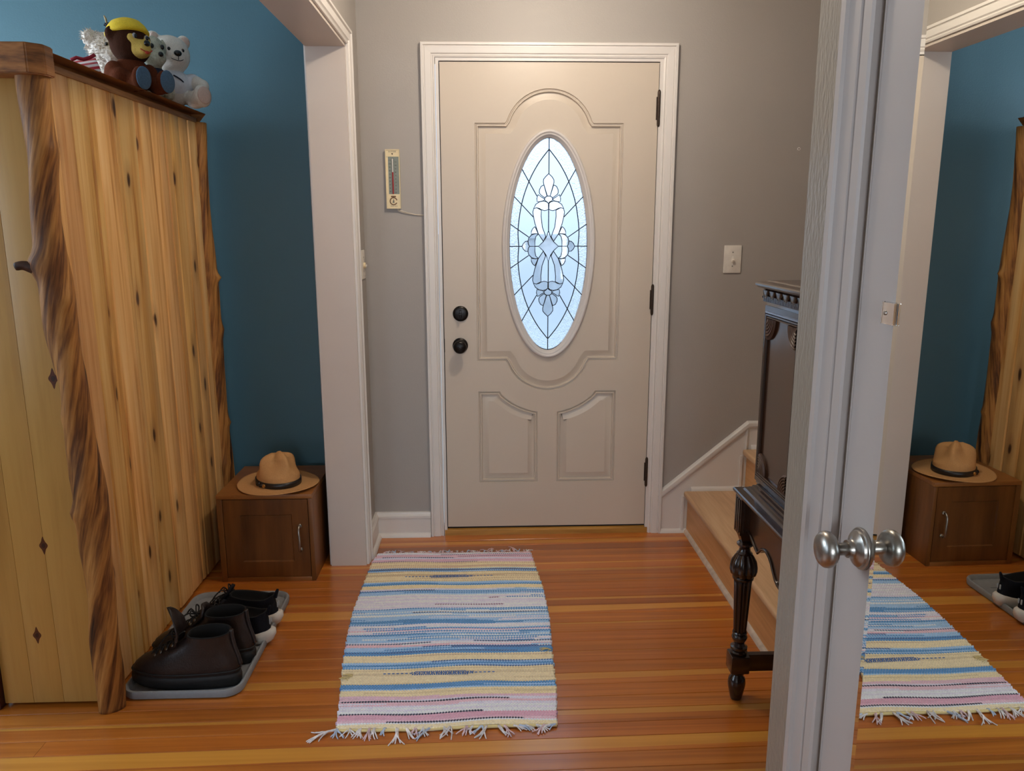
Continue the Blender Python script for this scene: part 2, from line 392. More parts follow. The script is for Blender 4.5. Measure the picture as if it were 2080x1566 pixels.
# --- walls
def wall(name, lst, mat): return struct(boxes(name, lst, mat))
wall('wall_front', [(XL, -0.205, YW, YW+0.12, 0, ZC), (0.755, 2.3, YW, YW+0.12, 0, ZC), (-0.205, 0.755, YW, YW+0.12, 2.085, ZC)], M_grey)
wall('wall_teal', [(-4.3, XR0, YW, YW+0.12, 0, ZC)], M_teal)
def two_tone(name, lst, split):
    bm = bmesh.new()
    for b in lst: box(bm, *b)
    for f in bm.faces: f.material_index = 1 if f.calc_center_median().x < split else 0
    return struct(link_obj(name, bm, [M_grey, M_teal]))
two_tone('wall_left', [(XR0, XL, YJ, YW+0.02, 0, ZC), (XR0, XL, 0.2, YJ, ZH, ZC), (XR0, XL, -3.1, 0.2, 0, ZC)], 0.5*(XL+XR0))
wall('wall_west', [(-3.1, -3.0, -3.1, 0.18, 0, ZC), (-3.1, -3.0, 1.32, 1.92, 0, ZC), (-3.1, -3.0, 0.18, 1.32, 0, 0.83), (-3.1, -3.0, 0.18, 1.32, 2.17, ZC), (-3.1, -3.0, 3.18, 3.5, 0, ZC), (-3.1, -3.0, 1.92, 3.18, 0, 1.08), (-3.1, -3.0, 1.92, 3.18, 2.24, ZC)], M_teal)
wall('wall_rear', [(-3.1, -2.62, -3.1, -3.0, 0, ZC), (-1.38, -0.46, -3.1, -3.0, 0, ZC), (0.56, 2.3, -3.1, -3.0, 0, ZC), (-2.62, -1.38, -3.1, -3.0, 0, 0.69), (-2.62, -1.38, -3.1, -3.0, 2.21, ZC), (-0.46, 0.56, -3.1, -3.0, 0, 0.69), (-0.46, 0.56, -3.1, -3.0, 2.21, ZC)], M_grey)
wall('ceiling', [(-4.3, 2.3, -3.1, 3.55, ZC, ZC+0.1)], M_ceil)
def window(n, x0, x1, y0, y1, z0, z1):
    bm = bmesh.new(); t = 0.05
    if x1-x0 < y1-y0:
        for b in ((x0, x1, y0, y1, z0, z0+t), (x0, x1, y0, y1, z1-t, z1), (x0, x1, y0, y0+t, z0, z1), (x0, x1, y1-t, y1, z0, z1), (x0, x1, (y0+y1)/2-.02, (y0+y1)/2+.02, z0, z1)): box(bm, *b)
    else:
        for b in ((x0, x1, y0, y1, z0, z0+t), (x0, x1, y0, y1, z1-t, z1), (x0, x0+t, y0, y1, z0, z1), (x1-t, x1, y0, y1, z0, z1), ((x0+x1)/2-.02, (x0+x1)/2+.02, y0, y1, z0, z1)): box(bm, *b)
    struct(link_obj('window_%d' % n, bm, M_white))
window(1, -3.03, -2.99, 1.92, 3.18, 1.08, 2.24)
window(2, -0.46, 0.56, -3.03, -2.99, 0.69, 2.21)
window(4, -3.03, -2.99, 0.18, 1.32, 0.83, 2.17)
window(3, -2.62, -1.38, -3.03, -2.99, 0.69, 2.21)  # unseen window added to go with the living-room fill
# right wall (slightly skewed): u = y along the wall, d = towards the room
def RW(u, d, z): return Vector((0.5958 + 0.0139*(1.5-u) - d, u, z))
def rw_box(bm, u0, u1, d0, d1, z0, z1, bev=0):
    vs = box(bm, d0, d1, u0, u1, z0, z1, 0)
    for v in vs: v.co = RW(v.co.y, v.co.x, v.co.z)
    if bev: bmesh.ops.bevel(bm, geom=list({e for v in vs for e in v.link_edges}), offset=bev, segments=2, affect='EDGES')
bm = bmesh.new()
rw_box(bm, 1.25, 1.488, -0.10, -0.012, 0, ZC); rw_box(bm, -3.1, 0.5, -0.10, -0.012, 0, ZC); rw_box(bm, 0.5, 1.25, -0.10, -0.012, 2.02, ZC)
struct(link_obj('wall_right', bm, M_brush))
wall('wall_nook', [(0.68, 1.3, 1.40, 1.50, 0, ZC), (1.25, 1.35, 1.45, 2.18, 0, ZC)], M_grey)
wall('wall_landing', [(1.36, 2.3, 2.08, 2.18, 0, ZC)], M_grey)
wall('wall_stair', [(2.2, 2.3, 2.1, 3.5, 0, ZC)], M_grey)

# --- baseboards
BP = [(0, 0), (0.016, 0), (0.016, 0.088), (0.019, 0.090), (0.019, 0.100), (0.012, 0.108), (0.010, 0.116), (0, 0.117)]
def baseboard(name, path, shoe=True):
    par = struct(link_obj(name, _bb(path, BP), M_white))
    bmq = _bb(path, [(0.016, 0)] + [(0.016+0.015*math.cos(a), 0.015*math.sin(a)*1.25) for a in [0, .35, .7, 1.05, 1.4, 1.57]])
    link_obj('shoe_moulding', bmq, M_white, par, smooth=True)
    return par
def _bb(path, prof):
    bm = bmesh.new(); sweep2d(bm, path, prof, lambda a, b, h: Vector((a, b, h))); return bm
baseboard('baseboard_left', [(-0.259, YW), (XL, YW), (XL, 3.165)])

# --- casings
def casing_profile(w=0.062):
    return [(0.004, 0), (0.004, 0.012), (0.010, 0.015), (0.013, 0.011), (0.016, 0.011), (0.020, 0.017), (w-0.018, 0.019), (w-0.016, 0.016), (w-0.013, 0.016), (w-0.011, 0.023), (w-0.002, 0.023), (w, 0.020), (w, 0)]
def casing(name, path, mapf, w=0.062, mat=None):
    bm = bmesh.new(); sweep2d(bm, path, casing_profile(w), mapf)
    return struct(link_obj(name, bm, mat or M_white))
# front door casing (path runs up the left, over, down the right with the outside on its left)
casing('trim_1', [(-0.195, 0.0), (-0.195, 2.083), (0.748, 2.083), (0.748, 0.0)], XZ(YW))
# wide opening, hall side: up the far jamb and over towards the camera  (a = y, b = z)
casing('trim_2', [(0.2, 0), (0.2, ZH), (YJ, ZH), (YJ, 0)], lambda a, b, h: Vector((XL+h, a, b)), 0.060)
casing('trim_3', [(0.2, 0), (0.2, ZH), (YJ, ZH), (YJ, 0)], lambda a, b, h: Vector((XR0-h*0.9, a, b)), 0.060)
# lining of the opening
struct(boxes('trim_4', [(XR0-0.004, XL+0.004, YJ-0.008, YJ+0.004, 0, ZH), (XR0-0.004, XL+0.004, 0.2, YJ, ZH-0.008, ZH+0.004), (XR0-0.004, XL+0.004, 0.196, 0.208, 0, ZH)], M_jamb))
# door jamb strips and threshold
struct(boxes('trim_5', [(-0.197, -0.1835, YW-0.008, YW+0.1, 0.0, 2.09), (0.7365, 0.752, YW-0.008, YW+0.1, 0.0, 2.09), (-0.1834, 0.7364, YW-0.008, YW+0.1, 2.0745, 2.09)], M_white))
bm = bmesh.new(); sweep2d(bm, [(0.748, 0), (-0.195, 0)], [(0, 0), (-0.0, 0.022), (-0.003, 0.027), (-0.012, 0.031), (-0.08, 0.034), (-0.08, 0)], lambda a, b, h: Vector((a, 3.409+b, h)))
threshold = struct(link_obj('trim_6', bm, wood('threshold_oak', [(0.3, (150, 104, 40)), (0.6, (190, 140, 66)), (0.8, (206, 160, 84))], (1.5, 30, 30), rough=0.35, bmp=0.1)))
boxes('door_gap_shade', [(-0.183, 0.7365, 3.424, 3.455, 0.030, 0.050)], M_dark, threshold)  # black block painted as the under-door gap's shade; also stops light leaking

# ================================================================== FRONT DOOR
DX, DY = 0.277, 3.417          # door centre line, door face
door = thing('door_1', None, None, (DX, DY, 0.046), kind='structure')
DM = lambda a, b, h: Vector((a, -h, b-0.046))
def arc_pts(x0, z0, x1, z1, rise, n):      # circular arc from (x0,z0) to (x1,z1) bulging up by rise
    c = abs(x1-x0)/2; Rr = (c*c+rise*rise)/(2*abs(rise)); cx = (x0+x1)/2; sgn = 1 if rise > 0 else -1
    cz = z0 + rise - sgn*Rr; out = []
    a0 = math.atan2(z0-cz, x0-cx); a1 = math.atan2(z1-cz, x1-cx)
    if sgn < 0:
        if a0 > 0: a0 -= 2*PI
        if a1 > 0: a1 -= 2*PI
    for k in range(n+1):
        a = a0+(a1-a0)*k/n; out.append((cx+Rr*math.cos(a), cz+Rr*math.sin(a)))
    return out
hw = 0.314
big = [(-hw, 0.819), (-hw, 1.831), (-0.187, 1.831)] + arc_pts(-0.180, 1.840, 0.180, 1.840, 0.129, 22) + [(0.187, 1.831), (hw, 1.831), (hw, 0.819), (0.187, 0.819)] + arc_pts(0.180, 0.810, -0.180, 0.810, -0.126, 22) + [(-0.187, 0.819)]
big = big[::-1]     # counter-clockwise so that "left" is inside
small_r = [(0.044, 0.254), (0.309, 0.254), (0.309, 0.680), (0.214, 0.680)]
_c = (0.0, 0.879); _R = 0.297
for k in range(1, 11):
    a = math.atan2(0.680-_c[1], 0.214-_c[0]); b = math.atan2(0.585-_c[1], 0.044-_c[0]); t = a+(b-a)*k/10
    small_r.append((_c[0]+_R*math.cos(t), _c[1]+_R*math.sin(t)))
small_l = [(-x, z) for x, z in small_r][::-1]
PP = [(0, 0), (0.002, -0.007), (0.005, -0.0075), (0.008, -0.001), (0.0125, -0.001), (0.0155, -0.012), (0.0195, -0.0125), (0.043, 0.0015), (0.0455, 0.0015)]
OA, OB, OZ = 0.188, 0.474, 1.319
oval = [(OA*math.cos(2*PI*k/72), OZ+OB*math.sin(2*PI*k/72)) for k in range(72)]
bm = bmesh.new()
DW, DB, DT = 0.457, 0.040, 2.071
outer = [bm.verts.new(DM(x, z, 0)) for x, z in ((-DW, DB), (DW, DB), (DW, DT), (-DW, DT))]
edges = [bm.edges.new((outer[i], outer[(i+1) % 4])) for i in range(4)]
inner_loops = []
for P in (big, small_r, small_l):
    rings = sweep2d(bm, P, PP, DM, closed=True)
    for i in range(len(P)):
        e = bm.edges.get((rings[i][0], rings[(i+1) % len(P)][0])); edges.append(e)
    inner_loops.append([r[-1] for r in rings])
bmesh.ops.triangle_fill(bm, edges=edges, use_beauty=True)
ov = [bm.verts.new(DM(x, z, 0.0015)) for x, z in oval]
e2 = [bm.edges.new((ov[i], ov[(i+1) % 72])) for i in range(72)]
L0 = inner_loops[0]; e2 += [bm.edges.get((L0[i], L0[(i+1) % len(L0)])) for i in range(len(L0))]
bmesh.ops.triangle_fill(bm, edges=e2, use_beauty=True)
for lp in inner_loops[1:]: bm.faces.new(lp)
# back skin and edges
bk = [bm.verts.new(DM(x, z, -0.042)) for x, z in ((-DW, DB), (DW, DB), (DW, DT), (-DW, DT))]
for i in range(4): bm.faces.new((outer[i], outer[(i+1) % 4], bk[(i+1) % 4], bk[i]))
ob = [bm.verts.new(DM(x, z, -0.042)) for x, z in oval]
e3 = [bm.edges.new((ob[i], ob[(i+1) % 72])) for i in range(72)] + [bm.edges.get((bk[i], bk[(i+1) % 4])) for i in range(4)]
bmesh.ops.triangle_fill(bm, edges=e3, use_beauty=True)
for i in range(72): bm.faces.new((ov[i], ov[(i+1) % 72], ob[(i+1) % 72], ob[i]))
slab = link_obj('door_slab', bm, M_door, door, smooth=True)
# oval moulded frame: rings inward from the outer edge
bm = bmesh.new()
ell = [(0.202*math.cos(2*PI*k/96), OZ+0.487*math.sin(2*PI*k/96)) for k in range(96)]
sweep2d(bm, ell, [(0, 0.0), (0, 0.008), (0.004, 0.013), (0.009, 0.015), (0.013, 0.013), (0.016, 0.008), (0.019, 0.010), (0.022, 0.008), (0.025, 0.002), (0.029, -0.001), (0.031, -0.003), (0.034, -0.006), (0.035, -0.02)], DM, closed=True)
link_obj('oval_frame', bm, plain('frame_pale', (214, 208, 204), 0.35, nscale=5, namp=0.01), door, smooth='all')
# ---- leaded glass
GA, GB = 0.170, 0.4545
gz = lambda z: OZ + 0.002 + z
GM = lambda a, b, h: Vector((a - 0.004*(b-OZ)*0, -h+0.010, b-0.046))
SP = [((0, .4545), (0, .405), (0, .305)), ((.1166, .3258), (.0854, .2716), (.0502, .211)), ((.1505, .2122), (.116, .18), (.0665, .1244)), ((.1663, .0947), (.1316, .074), (.0856, .0392)), ((.170, 0), (.1286, 0), (.1143, 0))]
full = []       # all spokes round the oval, clockwise from the top
for s in SP: full.append(s)
for s in SP[-2::-1]: full.append(tuple((x, -z) for x, z in s))
for s in SP[1:]: full.append(tuple((-x, -z) for x, z in reversed([s[2], s[1], s[0]])))
for s in SP[-2:0:-1]: full.append(tuple((-x, z) for x, z in s))
def ell_between(p, q, n=7):
    a = math.atan2(p[1]/GB, p[0]/GA); b = math.atan2(q[1]/GB, q[0]/GA)
    while b > a: b -= 2*PI
    return [(GA*math.cos(a+(b-a)*k/n), GB*math.sin(a+(b-a)*k/n)) for k in range(n+1)]
ves_q = catmull([Vector((x, z, 0)) for x, z in ((0, .405), (.046, .345), (.0854, .2716), (.116, .18), (.1316, .074), (.1286, 0))], 6)
ves_q = [(v.x, v.y) for v in ves_q]
ves = ves_q + [(x, -z) for x, z in ves_q[-2::-1]] + [(-x, -z) for x, z in ves_q[1:]] + [(-x, z) for x, z in ves_q[-2:0:-1]]
def ves_between(p, q):
    ip = min(range(len(ves)), key=lambda i: (ves[i][0]-p[0])**2+(ves[i][1]-p[1])**2)
    iq = min(range(len(ves)), key=lambda i: (ves[i][0]-q[0])**2+(ves[i][1]-q[1])**2)
    out = [ves[ip]]
    while ip != iq:
        ip = (ip+1) % len(ves); out.append(ves[ip])
    return out
def pane(name, pts, mat, h0=-0.002, h1=0.002, inset=0, rise=0):
    q = []
    for p in pts:
        if not q or (abs(p[0]-q[-1][0])+abs(p[1]-q[-1][1])) > 1e-4: q.append(p)
    bm = bmesh.new(); prism(bm, [(x, gz(z)) for x, z in q], GM, h0, h1, inset, rise)
    return link_obj(name, bm, mat, door)
lead = bmesh.new()
def came(pts, r=0.0021):
    tube(lead, [GM(x, gz(z), 0.0035) for x, z in pts], r, 6)
nsp = len(full)
def P8(l): return [((X-(777+(1417-Y)*0.011))/3874, (1417-Y)/3874) for X, Y in l]
QIN = [P8([(980, 600), (926, 572), (944, 540), (942, 495), (915, 440), (868, 418), (872, 380), (872, 335), (840, 285), (787, 236)]),
       P8([(1040, 935), (1047, 850), (1032, 800), (1000, 730), (977, 690), (984, 635), (980, 600)]),
       P8([(1110, 1265), (1070, 1216), (1066, 1170), (1045, 1125), (1008, 1093), (1010, 1040), (1040, 935)]),
       P8([(1220, 1417), (1200, 1372), (1165, 1338), (1122, 1328), (1110, 1265)])]
for i in range(nsp):
    a, b = full[i], full[(i+1) % nsp]
    vb = ves_between(a[1], b[1])
    pane('border_pane', ell_between(a[0], b[0]) + vb[::-1], M_granite)
    qd = i//4; q = QIN[i % 4] if qd in (0, 2) else QIN[3-i % 4][::-1]
    sx_, sz_ = ((1, 1), (1, -1), (-1, -1), (-1, 1))[qd]
    pane('frosted_pane', vb + [(sx_*x, sz_*z) for x, z in q], M_frost)
    came([a[0], a[2]])
for sx_ in (1, -1):
    for sz_ in (1, -1):
        for q in (P8([(779, 802), (810, 824), (855, 832), (905, 826), (908, 920), (885, 1100), (825, 1256)]) + [(.010, .038), (0, .066)],
                  P8([(862, 1338), (950, 1210), (990, 1255), (1006, 1330), (1004, 1417)]) + [(.0435, 0), (.024, .018)]):
            pane('frosted_pane', [(sx_*x, sz_*z) for x, z in q], M_frost)
came(ves + [ves[0]], 0.0022)
came([(GA*0.995*math.cos(2*PI*k/80), GB*0.995*math.sin(2*PI*k/80)) for k in range(81)], 0.0016)
came([(0, .06), (0, .16)]); came([(0, -.06), (0, -.16)]); came([(.043, 0), (.06, 0)]); came([(-.043, 0), (-.06, 0)])
orn = [
 ('ribbon', P8([(862, 1338), (950, 1210), (1010, 1040), (1042, 900), (1047, 850), (1032, 800), (985, 785), (905, 826), (908, 920), (885, 1100), (825, 1256)])),
 ('cap', P8([(779, 726), (820, 690), (873, 677), (940, 690), (1000, 730), (1034, 798), (985, 786), (940, 796), (905, 818), (855, 832), (810, 824), (780, 802)])),
 ('petal', P8([(850, 645), (905, 612), (965, 574), (984, 635), (977, 690), (930, 686), (872, 672)])),
 ('petal', P8([(868, 418), (915, 440), (942, 495), (944, 540), (926, 572), (850, 625), (808, 600)])),
 ('crescent', P8([(945, 1215), (1000, 1210), (1060, 1228), (1110, 1280), (1122, 1340), (1112, 1390), (1093, 1417), (1004, 1417), (1006, 1330), (990, 1255)])),
 ('lobe', P8([(1008, 1093), (1045, 1125), (1066, 1170), (1070, 1216), (1000, 1209), (955, 1208), (985, 1140)])),
]
tips = P8([(1122, 1328), (1165, 1338), (1200, 1372), (1220, 1417), (1200, 1462), (1165, 1496), (1122, 1506), (1112, 1450), (1096, 1417), (1112, 1384)])
drop = P8([(787, 236), (840, 285), (872, 335), (872, 380), (858, 430), (808, 600), (757, 600), (708, 420), (698, 370), (702, 325), (735, 285)])
gem = P8([(718, 640), (728, 612), (757, 598), (785, 594), (815, 600), (843, 615), (848, 640), (845, 670), (800, 690), (780, 712), (755, 688), (720, 665)])
diam = [(0, .066), (.010, .038), (.024, .018), (.0435, 0), (.024, -.018), (.010, -.038), (0, -.066), (-.010, -.038), (-.024, -.018), (-.0435, 0), (-.024, .018), (-.010, .038)]
def bevel_piece(pts, ins=0.006):
    pane('bevel_pane', pts, M_bevel, -0.002, 0.0010, ins, 0.0048); came(list(pts) + [pts[0]], 0.0018)
for nm, p in orn:
    for sx in (1, -1):
        for sz in (1, -1):
            bevel_piece([(sx*x, sz*z) for x, z in p], 0.0065)
for s in (1, -1):
    bevel_piece([(s*x, z) for x, z in tips], 0.004)
    bevel_piece([(x, s*z) for x, z in drop], 0.005); bevel_piece([(x, s*z) for x, z in gem], 0.004)
bevel_piece(diam, 0.009)
link_obj('lead_caming', lead, M_lead, door, smooth=True)
# ---- hardware
def lathe_part(name, prof, loc, d, mat, parent, seg=28):
    bm = bmesh.new(); lathe(bm, prof, seg, axis_mat(loc, d)); return link_obj(name, bm, mat, parent, smooth=True)
kx, kz, dz_ = -0.111-DX, 0.890-0.046, 1.031-0.046
db = lathe_part('deadbolt', [(0.0, 0), (0.034, 0), (0.034, 0.004), (0.032, 0.007), (0.024, 0.010), (0.0, 0.010)], (kx+0.003, 0, dz_), (0, -1, 0), M_bronze, door)
bm = bmesh.new(); box(bm, -0.005, 0.005, -0.010, 0.0, -0.017, 0.017, 0.003); box(bm, -0.007, 0.007, -0.028, -0.008, -0.004, 0.004, 0.002)
link_obj('thumb_turn', bm, M_bronze, db, True, (kx+0.003, -0.010, dz_))
kn = lathe_part('door_knob', [(0.0, 0), (0.034, 0), (0.034, 0.005), (0.030, 0.009), (0.015, 0.012), (0.011, 0.020), (0.012, 0.030), (0.022, 0.036), (0.0285, 0.044), (0.0295, 0.052), (0.027, 0.060), (0.020, 0.065), (0.0, 0.066)], (kx, 0, kz), (0, -1, 0), M_bronze, door)
lathe_part('lock_button', [(0.0, 0), (0.007, 0), (0.006, 0.005), (0.0, 0.006)], (kx, -0.065, kz), (0, -1, 0), M_bronze, kn, 12)
for z0, z1 in ((1.816, 1.964), (1.02, 1.156), (0.226, 0.366)):
    bm = bmesh.new(); zc = (z0+z1)/2 - 0.046; h = (z1-z0)/2
    box(bm, 0.449, 0.4595, -0.003, 0.003, zc-h*0.62, zc+h*0.62)
    lathe(bm, [(0.003, -h), (0.0055, -h+0.004), (0.0065, -h+0.01), (0.0065, h-0.01), (0.0055, h-0.004), (0.003, h)], 10, Matrix.Translation((0.459, -0.006, zc)))
    for q in (-0.3, 0.3): lathe(bm, [(0.0069, q*h-0.0005), (0.0069, q*h+0.0005)], 10, Matrix.Translation((0.459, -0.006, zc)))
    link_obj('hinge', bm, M_hinge, door, True)
boxes('latch_plate', [(-0.4575, -0.4560, -0.002, 0.02, kz-0.03, kz+0.03)], M_bronze, door)
boxes('edge_seal_shade', [(-0.4600, -0.4574, -0.001, 0.04, 0.0, 2.02), (0.4574, 0.4590, -0.001+0.004, 0.04, 0.0, 2.02), (-0.457, 0.457, 0.003, 0.04, 2.0255, 2.028)], M_dark, door)  # weatherstrip and slab gaps as black strips, gap shade painted in

# ================================================================== CLOSET DOOR, MIRROR
bm = bmesh.new()
cp = [(0.002, -0.012), (0.002, 0.004), (0.010, 0.006), (0.034, 0.006), (0.036, 0.003), (0.040, 0.003), (0.043, 0.007), (0.082, 0.007), (0.084, 0.013), (0.100, 0.013), (0.102, 0.010), (0.102, -0.012)]
sweep2d(bm, [(0.50, 0), (0.50, 2.03), (1.248, 2.03), (1.248, 0)], cp, lambda a, b, h: RW(a, h, b))
struct(link_obj('trim_7', bm, M_closet))
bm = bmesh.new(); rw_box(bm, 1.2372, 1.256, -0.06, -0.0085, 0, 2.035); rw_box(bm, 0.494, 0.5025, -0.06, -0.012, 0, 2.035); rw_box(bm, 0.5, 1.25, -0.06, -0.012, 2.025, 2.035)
struct(link_obj('trim_8', bm, plain('jamb_reveal_shade', (122, 110, 96), 0.5)))  # shade between casing and closet door painted in as taupe
cd = thing('door_2', None, None, RW(1.2, -0.006, 0.006), kind='structure')
cd['label'] = 'white painted closet door with a tall mirror and a satin nickel knob'
inv = Matrix.Translation(-Vector(cd.location))
bm = bmesh.new(); rw_box(bm, 0.505, 1.236, -0.042, -0.006, 0.008, 2.022, 0.002); bm.transform(inv)
link_obj('door_slab', bm, M_closet, cd, True)
def rw_axis(u, d, z): return Matrix.Translation(-Vector(cd.location)) @ axis_mat(RW(u, d, z), (-1, -0.0139, 0))
bm = bmesh.new(); lathe(bm, [(0, 0), (0.0335, 0), (0.0345, 0.003), (0.0335, 0.006), (0.030, 0.007), (0.029, 0.011), (0.024, 0.014), (0.0165, 0.017), (0.0145, 0.020), (0.0145, 0.026), (0.0, 0.026)], 40, rw_axis(1.160, -0.006, 0.897))
rose = link_obj('knob_rose', bm, M_nickel, cd, True)
bm = bmesh.new(); lathe(bm, [(0.0105, 0.024), (0.0105, 0.043), (0.015, 0.0455), (0.0235, 0.048), (0.0285, 0.053), (0.0300, 0.059), (0.0290, 0.065), (0.0245, 0.070), (0.0150, 0.0735), (0.0, 0.0745)], 40, rw_axis(1.160, -0.006, 0.897), cap=False)
link_obj('knob', bm, M_nickel, rose, 'all')
for z0, z1 in ((1.75, 1.84), (0.2, 0.29)):
    bm = bmesh.new(); lathe(bm, [(0.006, z0), (0.006, z1)], 10, Matrix.Translation(RW(0.502, 0.002, 0)-Vector(cd.location))); link_obj('hinge', bm, M_nickel, cd, True)
# mirror: 5 mm plate with a bevelled border
MU0, MU1, MZ0, MZ1 = 0.575, 1.124, 0.22, 1.93
mir = thing('wall_mirror', 'tall unframed mirror held by clear clips on the closet door right of the knob', 'mirror', RW(0.85, -0.006, MZ0))
minv = Matrix.Translation(-Vector(mir.location))
bm = bmesh.new()
path = [(MU0, MZ0), (MU1, MZ0), (MU1, MZ1), (MU0, MZ1)]
rg = sweep2d(bm, path, [(0, -0.0055), (0, -0.0014), (0.014, 0.0)], lambda a, b, h: minv @ RW(a, h, b), closed=True)
bm.faces.new([r[-1] for r in rg]); bm.faces.new([r[0] for r in rg])
bmesh.ops.recalc_face_normals(bm, faces=bm.faces)
link_obj('mirror_plate', bm, M_mirror, mir)
for u, z in ((1.127, 1.281), (1.127, 0.45), (0.572, 1.281), (0.572, 0.45)):
    s = 1 if u > 0.8 else -1
    bm = bmesh.new(); rw_box(bm, u-0.012, u+0.022 if s > 0 else u+0.012, 0.0012, 0.0042, z-0.016, z+0.016, 0.0008)
    if s < 0: bm.free(); bm = bmesh.new(); rw_box(bm, u-0.022, u+0.012, 0.0012, 0.0042, z-0.016, z+0.016, 0.0008)
    rw_box(bm, u if s > 0 else u-0.022, u+0.022 if s > 0 else u, -0.0056, 0.0012, z-0.016, z+0.016, 0.0006); bm.transform(minv)
    cl = link_obj('mirror_clip', bm, M_clip, mir, True)
    bm = bmesh.new(); lathe(bm, [(0, 0), (0.0035, 0), (0.0030, 0.0015), (0, 0.002)], 12, minv @ axis_mat(RW(u+0.012*s, 0.0043, z), (-1, -.0139, 0)))
    link_obj('screw', bm, M_nickel, cl, True)

# ================================================================== STAIRS
stairs = thing('staircase', 'two short oak steps up to a landing right of the front door', 'stairs', (1.2, 2.8, 0))
def sbox(name, b, mat, bev=0.0):
    bm = bmesh.new(); box(bm, *b, bev=bev, seg=3); bm.transform(Matrix.Translation((-1.2, -2.8, 0))); return link_obj(name, bm, mat, stairs, bool(bev))
sbox('riser', (0.932, 0.955, 2.2, 3.405, 0.0, 0.178), M_oakr)
sbox('tread', (0.912, 1.200, 2.2, 3.405, 0.176, 0.204), M_oak, 0.011)
sbox('riser', (1.197, 1.22, 2.2, 3.405, 0.2, 0.376), M_oakr)
sbox('landing', (1.176, 2.2, 2.2, 3.405, 0.374, 0.402), M_oak, 0.011)
bm = bmesh.new(); sweep2d(bm, [(0, 2.2), (0, 3.40)], [(0, 0)]+[(0.014*math.cos(a), 0.019*math.sin(a)) for a in (0, .4, .8, 1.2, 1.57)]+[(0, 0)], lambda a, b, h: Vector((0.932-1.2 - a, b-2.8, h)) if False else Vector((0.932-1.2+a, b-2.8, h)))
link_obj('toe_strip', bm, plain('worn_pale_strip', (196, 182, 166), 0.5, nscale=25, namp=0.2), stairs, True)
# skirt board on the front wall that follows the stairs
slope = (0.527-0.197)/(1.197-0.804)
bm = bmesh.new()
top = [(0.806, 0.199), (1.200, 0.530), (2.2, 0.530)]
prism(bm, [(0.806, 0.0)] + [(2.2, 0.0)] + [(2.2, 0.519), (1.203, 0.519), (0.806, 0.186)], XZ(YW), 0.0, 0.010)
sk = struct(link_obj('trim_9', bm, M_white))
bm = bmesh.new(); sweep2d(bm, [(0.8065, 0.166), (1.207, 0.500), (2.2, 0.500)], [(0, 0.0), (0, 0.013), (0.003, 0.016), (0.009, 0.016), (0.010, 0.020), (0.024, 0.020), (0.030, 0.012), (0.032, 0)], XZ(YW))
link_obj('cap_moulding', bm, M_white, sk)
boxes('stair_return', [(1.190, 1.196, YW-0.018, YW-0.010, 0.40, 0.495), (1.168, 1.178, YW-0.019, YW-0.010, 0.2, 0.37), (0.905, 0.915, YW-0.019, YW-0.010, 0.0, 0.178)], M_white, sk)
for x0, x1, z in ((0.808, 0.932, 0), (0.945, 1.197, 0.204), (1.215, 2.2, 0.402)):
    bm = bmesh.new(); sweep2d(bm, [(x0, z), (x1, z)], [(0, 0.010), (0, 0.024), (0.008, 0.022), (0.014, 0.017), (0.018, 0.010)], XZ(YW)); link_obj('shoe_moulding', bm, M_white, sk, True)

# ================================================================== WALL FITTINGS
def switch(loc, rotz, label):
    t = thing('light_switch', label, 'light switch', loc, rotz)
    bm = bmesh.new(); box(bm, -0.0385, 0.0385, -0.006, 0, -0.060, 0.060, 0.003); link_obj('wall_plate', bm, M_plastic, t, True)
    bm = bmesh.new(); box(bm, -0.0055, 0.0055, -0.0075, -0.005, -0.013, 0.013, 0.001); f = link_obj('toggle_frame', bm, M_plastic, t, True)
    bm = bmesh.new(); box(bm, -0.0045, 0.0045, -0.020, -0.004, -0.005, 0.005, 0.0015); bm.transform(Matrix.Rotation(math.radians(20), 4, 'X')); link_obj('toggle_lever', bm, M_plastic, f, True)
    for z in (-0.03, 0.03):
        bm = bmesh.new(); lathe(bm, [(0, 0), (0.003, 0), (0.0022, 0.0012), (0, 0.0014)], 10, axis_mat((0, -0.006, z), (0, -1, 0))); link_obj('screw', bm, M_nickel, t, True)
    return t
switch((1.085, YW, 1.263), 0, 'white toggle light switch on the grey wall right of the front door')
sw = switch((XL, 3.335, 1.25), PI/2, 'white dimmer switch seen edge-on beside the opening casing on the left')
bm = bmesh.new(); lathe(bm, [(0, 0), (0.013, 0), (0.012, 0.008), (0, 0.009)], 16, axis_mat((0.0, -0.006, -0.004), (0, -1, 0))); link_obj('dimmer_dial', bm, plain('aged_plastic', (236, 220, 180), 0.4), sw, True)
wa = thing('wall_anchor', 'tiny screw anchor left in the grey wall above the light switch', 'anchor', (1.347, YW, 1.728))
bm = bmesh.new(); lathe(bm, [(0.0025, 0), (0.007, 0), (0.006, 0.002), (0.0025, 0.002)], 14, axis_mat((0, 0, 0), (0, -1, 0)), cap=False); link_obj('anchor_rim', bm, M_white, wa, True)
bm = bmesh.new(); lathe(bm, [(0, 0), (0.003, 0), (0.002, 0.0012), (0, 0.0014)], 10, axis_mat((0, 0, 0), (0, -1, 0))); link_obj('anchor_hole', bm, M_dark, wa, True)
